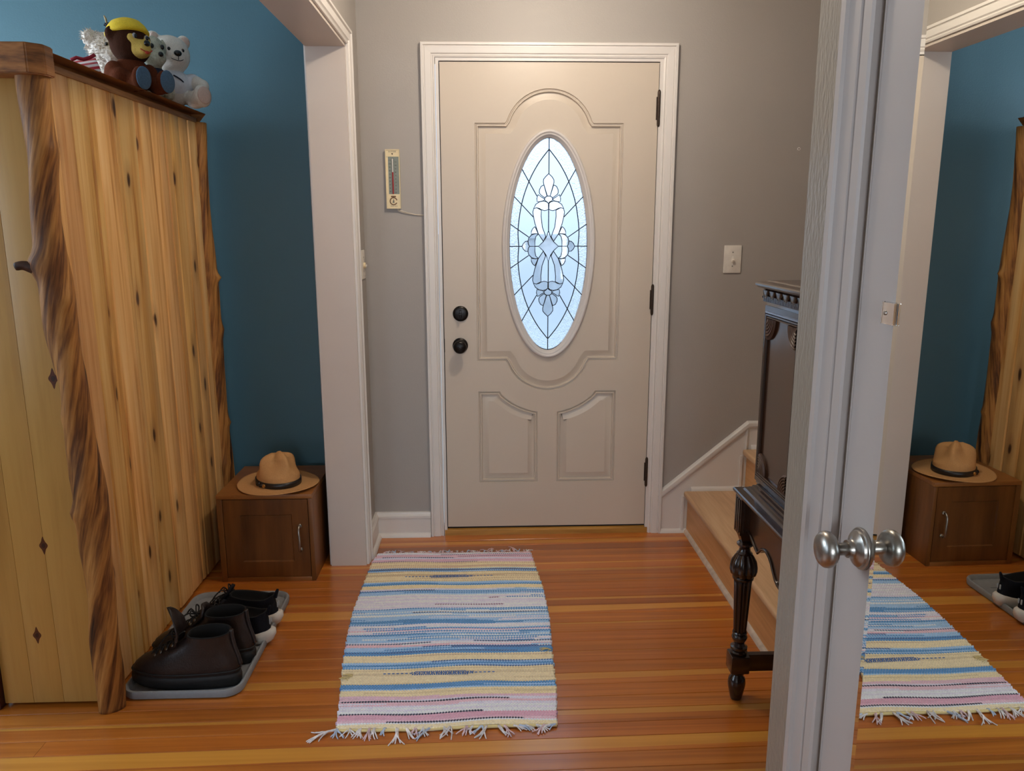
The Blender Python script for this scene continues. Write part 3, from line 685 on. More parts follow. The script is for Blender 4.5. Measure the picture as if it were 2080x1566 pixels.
# thermometer
th = thing('thermometer', 'narrow cream indoor and outdoor wall thermometer left of the front door', 'thermometer', (-0.3835, YW, 1.4805))
M_cream = plain('thermo_cream', (236, 218, 176), 0.45); M_slate = plain('thermo_slate', (132, 140, 132), 0.5); M_ink = plain('ink_dark_brown', (52, 36, 26), 0.6); M_red = plain('thermo_red', (168, 30, 34), 0.4)
bm = bmesh.new(); box(bm, -0.0295, 0.0295, -0.012, 0, 0, 0.242); link_obj('case', bm, plain('thermo_case', (200, 190, 150), 0.5), th)
bm = bmesh.new(); sweep2d(bm, [(-0.0295, 0), (0.0295, 0), (0.0295, 0.242), (-0.0295, 0.242)], [(0, 0.010), (0, 0.0165), (0.003, 0.0165), (0.003, 0.010)], XZ(0), closed=True); link_obj('rim', bm, M_cream, th)
boxes('header_plate', [(-0.0262, 0.0262, -0.0145, -0.011, 0.2125, 0.2385)], M_cream, th)
boxes('dial_plate', [(-0.0262, 0.0262, -0.0145, -0.011, 0.0035, 0.0600)], M_cream, th)
scp = boxes('scale_plate', [(-0.0262, 0.0262, -0.0132, -0.011, 0.0600, 0.2125)], M_slate, th)
boxes('scale_edge', [(-0.0262, -0.0185, -0.0136, -0.0130, 0.0600, 0.2115)], M_cream, scp)
bm = bmesh.new(); tube(bm, [(0, -0.0150, 0.060), (0, -0.0150, 0.150)], 0.0026, 10); link_obj('red_column', bm, M_red, th, True)
bm = bmesh.new(); tube(bm, [(0, -0.0150, 0.150), (0, -0.0150, 0.204)], 0.0024, 10); link_obj('white_tube', bm, M_white, th, True)
TM = lambda x, y, z: Matrix.Translation((x, y, z)) @ Matrix.Rotation(PI/2, 4, 'X')
bm = bmesh.new(); text_mesh('OUTSIDE', 0.0072, TM(0, -0.0148, 0.2325), bm_to=bm, space=1.15); text_mesh('INSIDE', 0.0064, TM(0.001, -0.0148, 0.0105), bm_to=bm, space=1.6)
v = [bm.verts.new(c) for c in ((-0.004, -0.0149, 0.2265), (0.004, -0.0149, 0.2265), (0, -0.0149, 0.2190))]; bm.faces.new(v)
tag(link_obj('lettering', bm, M_ink, th), kind='stuff')
bm = bmesh.new()
for k in range(10):
    text_mesh(str(110-10*k), 0.0068, TM(-0.0120, -0.0137, 0.198-0.0142*k), bm_to=bm)
    text_mesh(str(110-10*k), 0.0060, TM(0.0120, -0.0137, 0.191-0.0138*k), bm_to=bm)
for k in range(44):
    for s in (-1, 1): box(bm, s*0.0032, s*0.0062 if k % 4 else s*0.0080, -0.01345, -0.0131, 0.064+0.0033*k, 0.0646+0.0033*k)
tag(link_obj('scale_numbers', bm, M_ink, th), kind='stuff')
bm = bmesh.new()
ring = [(0.0145*math.cos(a), 0.031+0.0145*math.sin(a)) for a in [PI*0.08+(PI*1.92)*k/40 for k in range(41)]]
sweep2d(bm, ring[:38], [(-0.0022, 0.0146), (-0.0022, 0.0150), (0.0022, 0.0150), (0.0022, 0.0146)], XZ(0))
box(bm, -0.0105, 0.0105, -0.0150, -0.0146, 0.0475, 0.0530); link_obj('dial_ring', bm, plain('dial_brown', (110, 74, 36), 0.5), th)
bm = bmesh.new(); v = [bm.verts.new(c) for c in ((-0.005, -0.0152, 0.024), (0.004, -0.0152, 0.024), (0.0012, -0.0152, 0.042))]; bm.faces.new(v); link_obj('dial_needle', bm, plain('needle_grey', (110, 108, 96), 0.5), th)
bm = bmesh.new(); tube(bm, [Vector(p) for p in catmull([(0.015, -0.005, 0.002), (0.022, -0.006, -0.006), (0.045, -0.005, -0.014), (0.075, -0.004, -0.022), (0.100, -0.004, -0.026), (0.128, -0.004, -0.027)], 5)], 0.0024, 8)
tube(bm, [Vector(p)+Vector((0, 0, -0.005)) for p in catmull([(0.015, -0.004, 0.0), (0.022, -0.005, -0.006), (0.045, -0.004, -0.013), (0.075, -0.003, -0.019), (0.100, -0.003, -0.0225), (0.128, -0.003, -0.023)], 5)], 0.0018, 8)
link_obj('sensor_wire', bm, plain('wire_ivory', (206, 196, 180), 0.5), th, True)

# ================================================================== WARDROBE
WX = -1.145
wr = thing('wardrobe', 'tall rustic knotty pine wardrobe with twisted log corner posts', 'wardrobe', (-1.40, 2.72, 0))
WO = Matrix.Translation((1.40, -2.72, 0))
def wob(name, bm, mat, smooth=False, tintc=None, parent=None):
    bm.transform(WO); o = link_obj(name, bm, mat, parent or wr, smooth)
    if tintc: o.color = (*tintc, 1)
    return o
random.seed(3)
ye = [2.150, 2.232, 2.320, 2.412, 2.449, 2.568, 2.594, 2.723, 2.850, 2.965, 3.009, 3.105, 3.196, 3.285]
for i in range(len(ye)-1):
    a, b = ye[i]+0.0006, ye[i+1]-0.0006; d = random.uniform(-0.0015, 0.0015); g = 0.005 if b-a > 0.06 else 0.003
    bm = bmesh.new(); n = 14; cols = []
    for k in range(n+1):
        z = 0.012+(1.818-0.012)*k/n; w = 0.0012*math.sin(z*5+i*2)
        cols.append([bm.verts.new(c) for c in ((WX-0.02, a, z), (WX+d-0.0045, a, z), (WX+d+w, a+g, z), (WX+d+w*0.5+0.0008, (a+b)/2, z), (WX+d+w, b-g, z), (WX+d-0.0045, b, z), (WX-0.02, b, z))])
    for p, q in zip(cols, cols[1:]):
        for j in range(6): bm.faces.new((p[j], p[j+1], q[j+1], q[j]))
    bm.faces.new(cols[0]); bm.faces.new(cols[-1])
    t = random.uniform(0.82, 1.06)
    wob('side_plank', bm, M_pine, True, (t, t*random.uniform(0.92, 1.0), t*random.uniform(0.78, 1.0)))
xe = [-1.445, -1.360, -1.272, -1.150]
for i in range(3):
    bm = bmesh.new(); box(bm, xe[i]+0.0002, xe[i+1]-0.0002, 2.142, 2.160, 0.012, 1.80, 0.0015); t = random.uniform(0.9, 1.02); wob('end_board', bm, M_pine2, True, (t, t, t*0.95))
M_knot = plain('pine_knot', (92, 48, 24), 0.4, nscale=160, namp=0.35); M_knotc = plain('pine_knot_core', (58, 30, 16), 0.45, nscale=160, namp=0.2)
for x, z, w in ((-1.273, 0.512, 0.012), (-1.325, 0.232, 0.012), (-1.188, 1.000, 0.013), (-1.402, 1.42, 0.010)):
    pts = [(x+w*c*(1-0.25*sn*sn), z+w*(1.0*sn+1.3*sn**11)) for c, sn in [(math.cos(2*PI*k/28), math.sin(2*PI*k/28)) for k in range(28)]]
    bm = bmesh.new(); prism(bm, pts, XZ(2.142), -0.001, 0.0004); kk_ = wob('knot', bm, M_knot)
    bm = bmesh.new(); prism(bm, [(x+w*.45*math.cos(2*PI*k/14), z+w*.6*math.sin(2*PI*k/14)) for k in range(14)], XZ(2.142), 0.0003, 0.0007); wob('knot_core', bm, M_knotc, parent=kk_)
bm = bmesh.new(); box(bm, -1.445, WX-0.012, 3.27, 3.285, 0.012, 1.81); box(bm, -1.445, -1.432, 2.16, 3.27, 0.012, 1.81); box(bm, -1.44, WX-0.02, 2.16, 3.28, 0.012, 0.03); wob('carcass', bm, M_pine2)
bm = bmesh.new(); box(bm, -1.46, WX+0.005, 2.145, 3.285, 1.812, 1.830, 0.002); wob('top_board', bm, M_rail, True)
bm = bmesh.new(); box(bm, -1.50, -1.449, 2.125, 2.165, 0.0, 1.80, 0.004); wob('rear_post', bm, plain('maroon_post', (74, 34, 30), 0.5))
# near-end fascia with a slanted end, side rail
bm = bmesh.new(); prism(bm, [(-1.52, 2.068), (-1.118, 2.068), (-1.088, 2.098), (-1.088, 2.142), (-1.52, 2.142)], lambda a, b, h: Vector((a, b, h)), 1.779, 1.852)
bmesh.ops.bevel(bm, geom=[e for e in bm.edges], offset=0.003, segments=2, affect='EDGES'); wob('end_fascia', bm, M_rail, True, (1.05, 0.95, 0.85))
bm = bmesh.new(); sweep2d(bm, [(0, 2.142), (0, 3.325)], [(0.0, 1.816), (-0.010, 1.816), (-0.013, 1.822), (-0.016, 1.824), (-0.018, 1.834), (-0.025, 1.837), (-0.028, 1.850), (0.03, 1.850)], lambda a, b, h: Vector((WX-a, b, h)))
wob('side_rail', bm, M_rail, False, (1.0, 0.92, 0.85))
def log(name, path, rads, twist, seed, nseg=28, nz=120, knots=(), lobes=(3, 0.06)):
    rnd = random.Random(seed); P = catmull([Vector(p) for p in path], 8); Rr = catmull([Vector((r, 0, 0)) for r in rads], 8)
    bm = bmesh.new(); lay = bm.verts.layers.float_vector.new('twist'); rings = []
    ph = [rnd.uniform(0, 6) for _ in range(6)]; n = nz
    for i in range(n+1):
        f = i/n*(len(P)-1); a = int(min(f, len(P)-2)); t = f-a; c = P[a].lerp(P[a+1], t); r0 = Rr[a].lerp(Rr[a+1], t).x
        ring = []
        for k in range(nseg):
            th_ = 2*PI*k/nseg; q = th_ + twist*c.z
            r = r0*(1 + lobes[1]*math.sin(lobes[0]*q+ph[0]) + 0.045*math.sin(2*q+ph[1]+5*c.z) + 0.012*math.sin(9*q+ph[2]) + 0.04*math.sin(11*c.z+ph[3]))
            for (kz_, ka, kr, kw) in knots:
                dz = (c.z-kz_)/kw; da = math.atan2(math.sin(th_-ka), math.cos(th_-ka))*r0/kw; r += kr*math.exp(-(dz*dz+da*da))
            vv = bm.verts.new(c+Vector((r*math.cos(th_), r*math.sin(th_), 0)))
            vv[lay] = Vector((0.9*math.cos(q), 0.9*math.sin(q), c.z*2.2+seed)); ring.append(vv)
        rings.append(ring)
    for p, q in zip(rings, rings[1:]):
        for k in range(nseg): bm.faces.new((p[k], p[(k+1) % nseg], q[(k+1) % nseg], q[k]))
    bm.faces.new(rings[0]); bm.faces.new(rings[-1])
    return wob(name, bm, M_log, 'all')
log('log_post', [(-1.125, 2.128, 0.0), (-1.123, 2.128, 0.22), (-1.118, 2.128, 0.45), (-1.120, 2.128, 0.69), (-1.128, 2.128, 0.96), (-1.143, 2.128, 1.18), (-1.146, 2.128, 1.44), (-1.138, 2.128, 1.62), (-1.140, 2.128, 1.81)],
    [0.034, 0.040, 0.040, 0.041, 0.037, 0.041, 0.035, 0.036, 0.039], -7.0, 4, knots=((1.31, 3.7, 0.020, 0.030), (0.62, 3.6, 0.012, 0.022), (1.22, 5.6, 0.010, 0.022), (1.60, 5.9, 0.009, 0.03), (0.90, 3.4, 0.008, 0.025)))
bm = bmesh.new(); tube(bm, catmull([Vector((-1.170, 2.112, 1.300)), Vector((-1.190, 2.102, 1.306)), Vector((-1.206, 2.096, 1.310)), Vector((-1.222, 2.092, 1.307))], 3), [0.022, 0.020, 0.017, 0.015, 0.0135, 0.0125, 0.012, 0.0118, 0.0115, 0.010], 10); wob('branch_stub', bm, plain('stub_bark', (70, 42, 26), 0.6, nscale=60, namp=0.4, bmp=0.4), 'all')
log('log_post', [(-1.150, 3.31, 0.0), (-1.146, 3.312, 0.4), (-1.150, 3.310, 0.8), (-1.146, 3.306, 1.2), (-1.152, 3.306, 1.5), (-1.150, 3.312, 1.815)],
    [0.036, 0.036, 0.034, 0.035, 0.033, 0.036], -4.0, 9, nz=90, knots=((1.20, -0.2, 0.022, 0.018), (0.98, 0.1, 0.010, 0.026), (0.86, -1.2, 0.010, 0.022), (0.58, -0.1, 0.013, 0.018), (0.40, -1.0, 0.010, 0.020), (1.55, -1.4, 0.008, 0.022), (1.66, -1.2, 0.007, 0.014), (1.05, -1.0, 0.007, 0.02), (0.70, -0.9, 0.008, 0.02)), lobes=(2, 0.07))

# ================================================================== CUBE CABINET + HAT
cb = thing('cube_cabinet', 'small walnut cube cabinet with a panelled door under the campaign hat', 'cabinet', (-0.882, 3.15, 0))
CB = Matrix.Translation((0.882, -3.15, 0))
def cbo(name, lst, mat, bev=0.0012, parent=None):
    bm = bmesh.new()
    for b in lst: box(bm, *b, bev=bev)
    bm.transform(CB); return link_obj(name, bm, mat, parent or cb, True)
cx0, cx1, cy0, cy1, ch = -1.070, -0.694, 2.961, 3.345, 0.368
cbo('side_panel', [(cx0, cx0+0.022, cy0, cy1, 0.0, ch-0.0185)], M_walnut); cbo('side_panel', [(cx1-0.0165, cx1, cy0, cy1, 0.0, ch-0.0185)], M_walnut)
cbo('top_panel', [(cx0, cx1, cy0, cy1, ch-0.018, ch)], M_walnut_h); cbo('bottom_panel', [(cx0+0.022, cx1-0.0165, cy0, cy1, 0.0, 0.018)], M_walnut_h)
cbo('back_panel', [(cx0+0.022, cx1-0.0165, cy1-0.012, cy1, 0.018, ch-0.018)], M_walnut)
dx0, dx1, dz0, dz1 = cx0+0.0245, cx1-0.019, 0.0205, ch-0.0205
bm = bmesh.new(); fw = 0.072
rg = sweep2d(bm, [(dx0, dz0), (dx1, dz0), (dx1, dz1), (dx0, dz1)], [(0, -0.02), (0, 0.0), (0.064, 0.0), (0.068, -0.006), (0.069, -0.006)], lambda a, b, h: Vector((a, cy0+0.0015-h, b)), closed=True)
bm.faces.new([r[-1] for r in rg]); bm.transform(CB); dr = link_obj('door', bm, M_walnut, cb)
dr.color = (0.82, 0.78, 0.74, 1)
bm = bmesh.new(); tube(bm, [Vector(p) for p in catmull([(-0.748, cy0, 0.136), (-0.748, cy0-0.012, 0.134), (-0.747, cy0-0.026, 0.150), (-0.745, cy0-0.030, 0.186), (-0.747, cy0-0.026, 0.222), (-0.748, cy0-0.012, 0.238), (-0.748, cy0, 0.236)], 6)], [0.006, 0.005, 0.004, 0.0036, 0.0036, 0.0038, 0.004, 0.0045, 0.005] + [0.0052]*19 + [0.005, 0.0045, 0.004, 0.0038, 0.0036, 0.0036, 0.004, 0.005, 0.006], 10) if False else tube(bm, [Vector(p) for p in catmull([(-0.748, cy0, 0.136), (-0.748, cy0-0.012, 0.134), (-0.747, cy0-0.026, 0.150), (-0.745, cy0-0.030, 0.186), (-0.747, cy0-0.026, 0.222), (-0.748, cy0-0.012, 0.238), (-0.748, cy0, 0.236)], 6)], 0.0045, 10)
for z in (0.136, 0.236): lathe(bm, [(0, 0), (0.009, 0), (0.008, 0.003), (0, 0.004)], 14, axis_mat((-0.748, cy0, z), (0, -1, 0)))
bm.transform(CB); link_obj('handle', bm, M_nickel, dr, 'all')
# campaign hat
M_felt = plain('tan_felt', (198, 150, 98), 0.85, nscale=260, namp=0.07, bmp=0.12, spec=0.2)
hat = thing('campaign_hat', 'tan felt campaign hat with a dark leather band resting on the walnut cube', 'hat', (-0.856, 3.093, ch))
HROT = math.radians(-50)
def hat_r(t, th_):
    """t 0..1 up the crown; four dents (montana peak)"""
    base = 0.092*(1-0.10*t) if t < 0.72 else 0.0828*math.sqrt(max(0.0, 1-((t-0.72)/0.28)**2.2))
    el = 1+0.10*math.cos(2*(th_))
    w = (0.5+0.5*math.cos(4*th_+PI))**0.55
    return base*el*(1-0.50*w*min(1, max(0, (t-0.30)/0.42))**1.1)
bm = bmesh.new(); nt_, ns = 22, 64; rings = []
for i in range(nt_):
    t = i/(nt_-1)*0.985; ring = []
    for k in range(ns):
        th_ = 2*PI*k/ns; r = hat_r(t, th_); z = 0.010+0.127*t - (0.010*(0.5+0.5*math.cos(4*th_+PI)) if t > 0.8 else 0) - 0.014*t*t*math.cos(th_+0.2)*-1
        ring.append(bm.verts.new((r*math.cos(th_+HROT), r*math.sin(th_+HROT), z)))
    rings.append(ring)
for a, b in zip(rings, rings[1:]):
    for k in range(ns): bm.faces.new((a[k], a[(k+1) % ns], b[(k+1) % ns], b[k]))
bm.faces.new(rings[-1]); crown = link_obj('crown', bm, M_felt, hat, 'all')
bm = bmesh.new(); ns = 72; rr = []
for r, z in ((0.088, 0.012), (0.094, 0.008), (0.110, 0.006), (0.135, 0.006), (0.158, 0.008), (0.1655, 0.009), (0.1665, 0.0075), (0.1650, 0.006), (0.135, 0.002), (0.105, 0.001), (0.088, 0.002)):
    rr.append([bm.verts.new((r*(1+0.035*math.cos(2*2*PI*k/ns))*math.cos(2*PI*k/ns+HROT), r*(1+0.035*math.cos(2*2*PI*k/ns))*math.sin(2*PI*k/ns+HROT), z+(0.004*math.cos(2*(2*PI*k/ns))+0.002)*max(0, (r-0.10)/0.065))) for k in range(ns)])
for a, b in zip(rr, rr[1:]):
    for k in range(ns): bm.faces.new((a[k], a[(k+1) % ns], b[(k+1) % ns], b[k]))
link_obj('brim', bm, M_felt, hat, 'all')
bm = bmesh.new(); rr = []
for dr_, z in ((0.0, 0.009), (0.0045, 0.010), (0.0050, 0.020), (0.0045, 0.031), (0.0, 0.032)):
    rr.append([bm.verts.new(((hat_r(0.1, 2*PI*k/ns)+dr_)*math.cos(2*PI*k/ns+HROT), (hat_r(0.1, 2*PI*k/ns)+dr_)*math.sin(2*PI*k/ns+HROT), z)) for k in range(ns)])
for a, b in zip(rr, rr[1:]):
    for k in range(ns): bm.faces.new((a[k], a[(k+1) % ns], b[(k+1) % ns], b[k]))
M_blackleather = plain('black_leather', (30, 24, 22), 0.38, nscale=120, namp=0.2, bmp=0.15)
band = link_obj('hat_band', bm, M_blackleather, hat, 'all')
def on_band(ang, dr_=0.005):
    th_ = ang-HROT; r = hat_r(0.1, th_)+dr_; return Vector((r*math.cos(ang), r*math.sin(ang), 0.0205))
a0 = math.radians(-113)
p = on_band(a0, 0.005); bm = bmesh.new(); lathe(bm, [(0, 0), (0.0065, 0), (0.0075, 0.002), (0.0065, 0.005), (0, 0.0065)], 16, axis_mat(p, (p.x, p.y, 0))); link_obj('brass_button', bm, plain('old_brass', (196, 150, 84), 0.35, metal=0.8), band, True)
bm = bmesh.new()
for da, dz in ((-8, 0.0), (-15, -0.004), (-22, 0.003), (-29, -0.003)):
    q = on_band(a0+math.radians(da), 0.006); ellipsoid(bm, (q.x, q.y, q.z+dz), (0.008, 0.007, 0.007), seg=10)
link_obj('acorn_cord', bm, M_blackleather, band, 'all')

# ================================================================== BOOT TRAY + SHOES
M_tray = plain('grey_rubber', (138, 142, 146), 0.55, nscale=90, namp=0.05, bmp=0.04)
tx0, tx1, ty0, ty1 = -1.122, -0.756, 2.158, 2.826
def rrect(x0, x1, y0, y1, r, n=7):
    out = []
    for cx, cy, s in ((x1-r, y0+r, -PI/2), (x1-r, y1-r, 0), (x0+r, y1-r, PI/2), (x0+r, y0+r, PI)):
        for k in range(n+1): out.append((cx+r*math.cos(s+PI/2*k/n), cy+r*math.sin(s+PI/2*k/n)))
    return out
tcx, tcy = (tx0+tx1)/2, (ty0+ty1)/2
tray = thing('boot_tray', 'grey plastic boot tray on the floor in front of the wardrobe', 'tray', (tcx, tcy, 0))
bm = bmesh.new(); rp = [(x-tcx, y-tcy) for x, y in rrect(tx0, tx1, ty0, ty1, 0.055)]
rg = sweep2d(bm, rp, [(0.010, 0.0), (0.002, 0.004), (0, 0.020), (0.003, 0.026), (0.008, 0.027), (0.013, 0.024), (0.018, 0.010), (0.026, 0.006)], lambda a, b, h: Vector((a, b, h)), closed=True)
bm.faces.new([r[-1] for r in rg]); bm.faces.new([r[0] for r in rg]); link_obj('tray_shell', bm, M_tray, tray, True)
for k in range(9):
    y = -0.25+0.0625*k; bm = bmesh.new(); box(bm, -0.11, 0.11, y-0.002, y+0.002, 0.0055, 0.0085, 0.001); link_obj('tray_rib', bm, M_tray, tray, True)

M_boot = plain('oiled_brown_leather', (36, 27, 25), 0.42, nscale=60, namp=0.25, bmp=0.18, bscale=220)
M_sole = plain('black_rubber_sole', (22, 20, 20), 0.6, nscale=80, namp=0.2)
M_lace = plain('black_lace', (20, 18, 17), 0.8); M_eyelet = plain('eyelet_metal', (120, 116, 108), 0.35, metal=0.9)
M_lining = plain('black_lining', (12, 11, 11), 0.9); M_mesh = plain('navy_black_mesh', (17, 18, 26), 0.8, nscale=400, namp=0.35, bmp=0.2, spec=0.25)
M_eva = plain('white_foam_sole', (214, 206, 194), 0.6, nscale=40, namp=0.05)
def foot_ring(xh, xt, w, hw_, n=36, bias=0.0):
    """closed outline from heel xh to toe xt (x), half width w at the ball, hw_ at the heel"""
    out = []
    for k in range(n):
        a = 2*PI*k/n; c = math.cos(a); s = math.sin(a)
        x = xh+(xt-xh)*(0.5+0.5*c); f = 0.5+0.5*c
        ww = hw_+(w-hw_)*(1/(1+math.exp(-(f-0.45)*9))); sq = abs(s)**0.78*(1 if s > 0 else -1)
        out.append((x, ww*sq+bias*f*(1-f)*4))
    return out
def shell(bm, levels, n=36):
    rings = []
    for z, xh, xt, w, hw_, zt in levels:       # zt: extra height at the toe end (for sloping levels)
        pts = foot_ring(xh, xt, w, hw_, n); rings.append([bm.verts.new((x, y, z+zt*((x-xh)/(xt-xh))**2)) for x, y in pts])
    for a, b in zip(rings, rings[1:]):
        for k in range(n): bm.faces.new((a[k], a[(k+1) % n], b[(k+1) % n], b[k]))
    return rings
def lace_knot(bm, c, r=0.0022, seed=1, size=0.03):
    rn = random.Random(seed)
    for s in (-1, 1):
        tube(bm, catmull([Vector(c), Vector(c)+Vector((0.006, s*size*.6, .018)), Vector(c)+Vector((0.004, s*size, .010)), Vector(c)+Vector((0.0, s*size*.6, .002)), Vector(c)], 5), r, 6)
        tube(bm, catmull([Vector(c), Vector(c)+Vector((0.02, s*size*.5, .008)), Vector(c)+Vector((0.035, s*size*.9, -.004)), Vector(c)+Vector((0.045, s*size*1.1, -.018))], 5), r, 6)
def boot(loc, rotz, label, tongue_up, group=None):
    # local +x = toe
    t = thing('leather_boot', label, 'boot', loc, rotz)
    bm = bmesh.new(); rg = shell(bm, [(0.0, -0.148, 0.150, 0.046, 0.034, 0.012), (0.010, -0.156, 0.160, 0.052, 0.039, 0.012), (0.026, -0.157, 0.161, 0.053, 0.040, 0.008), (0.036, -0.155, 0.159, 0.052, 0.039, 0.006), (0.038, -0.148, 0.152, 0.048, 0.036, 0.006)])
    bm.faces.new(rg[0]); bm.faces.new(rg[-1]); link_obj('outsole', bm, M_sole, t, 'all')
    bm = bmesh.new()
    lv = [(0.034, -0.150, 0.154, 0.049, 0.037, 0.006), (0.048, -0.153, 0.156, 0.051, 0.040, 0.006), (0.062, -0.153, 0.148, 0.050, 0.041, 0.004), (0.076, -0.150, 0.130, 0.0475, 0.041, 0.003), (0.088, -0.146, 0.104, 0.045, 0.041, 0.002), (0.100, -0.141, 0.066, 0.043, 0.041, 0.0), (0.112, -0.137, 0.030, 0.042, 0.041, 0), (0.124, -0.134, 0.006, 0.0415, 0.041, 0.0), (0.136, -0.133, -0.006, 0.042, 0.042, -0.002), (0.148, -0.134, -0.010, 0.043, 0.043, -0.004)]
    rg = shell(bm, lv)
    up = link_obj('upper', bm, M_boot, t, 'all')
    bm = bmesh.new(); rg = shell(bm, [(0.1485, -0.134, -0.010, 0.043, 0.043, -0.004), (0.151, -0.132, -0.012, 0.0415, 0.0415, -0.004), (0.149, -0.129, -0.015, 0.039, 0.039, -0.004), (0.10, -0.128, -0.005, 0.036, 0.036, 0), (0.06, -0.13, 0.03, 0.036, 0.036, 0)]); bm.faces.new(rg[-1]); link_obj('collar_lining', bm, M_lining, t, 'all')
    # heel strip and stitched counter
    bm = bmesh.new(); P = [(-0.1355, 0, 0.152), (-0.137, 0, 0.130), (-0.142, 0, 0.104), (-0.150, 0, 0.078), (-0.1555, 0, 0.055)]
    tube(bm, catmull([Vector(q) for q in P], 4), 0.0065, 8); link_obj('heel_strip', bm, M_boot, t, 'all')
    bm = bmesh.new(); ring = foot_ring(-0.1545, 0.1575, 0.0515, 0.0398)
    tube(bm, [Vector((x, y, 0.046+0.006*((x+0.1545)/0.312)**2)) for x, y in ring+ring[:1]], 0.0024, 6); link_obj('welt', bm, M_sole, t, 'all')
    bm = bmesh.new(); bl = bmesh.new(); rows = [(0.098, 0.0845, 0.020), (0.080, 0.094, 0.021), (0.062, 0.103, 0.022), (0.044, 0.112, 0.023), (0.026, 0.122, 0.024), (0.012, 0.134, 0.025)]
    for k, (x, z, w) in enumerate(rows):
        for s in (-1, 1):
            be = bmesh.new(); lathe(be, [(0.0022, 0), (0.0045, 0.0005), (0.0045, 0.0035), (0.0022, 0.004)], 10, axis_mat((x, s*w, z-0.003), (0.45, s*0.55, 0.7))); link_obj('eyelet', be, M_eyelet, t, 'all')
        if k < len(rows)-1:
            x2, z2, w2 = rows[k+1]
            for s in (-1, 1): tube(bl, catmull([Vector((x, s*w, z)), Vector(((x+x2)/2, 0, (z+z2)/2+0.008)), Vector((x2, -s*w2, z2))], 5), 0.0022, 6)
    lace_knot(bl, (0.018, 0, 0.138), 0.0022); link_obj('laces', bl, M_lace, t, 'all')
    bm = bmesh.new()
    if tongue_up: T = [(0.060, 0.097, 0.020), (0.030, 0.120, 0.028), (0.020, 0.150, 0.033), (0.026, 0.180, 0.030), (0.038, 0.202, 0.018), (0.045, 0.212, 0.006)]
    else: T = [(0.070, 0.093, 0.018), (0.030, 0.116, 0.024), (0.004, 0.140, 0.028), (-0.002, 0.158, 0.026), (0.000, 0.166, 0.016)]
    rr = []
    for x, z, w in T: rr.append([bm.verts.new((x-0.010*(j/4-0.5)**2*4, w*(j/2-1)*1.0, z+0.002)) for j in range(5)] + [bm.verts.new((x-0.006-0.010*(j/4-0.5)**2*4, w*(j/2-1), z-0.002)) for j in range(4, -1, -1)])
    for a, b in zip(rr, rr[1:]):
        for j in range(10): bm.faces.new((a[j], a[(j+1) % 10], b[(j+1) % 10], b[j]))
    bm.faces.new(rr[0]); bm.faces.new(rr[-1]); link_obj('tongue', bm, M_boot, t, 'all')
    t['group'] = 'leather boots on the boot tray'; t.scale = (1.07, 1.08, 1.20)
    return t
TZ = 0.006
boot((-0.938, 2.238, TZ), PI-0.03, 'brown leather boot nearest the tray front, its tongue sticking up', True)
boot((-0.930, 2.368, TZ), PI-0.05, 'brown leather boot second from the tray front, with looped laces', False)
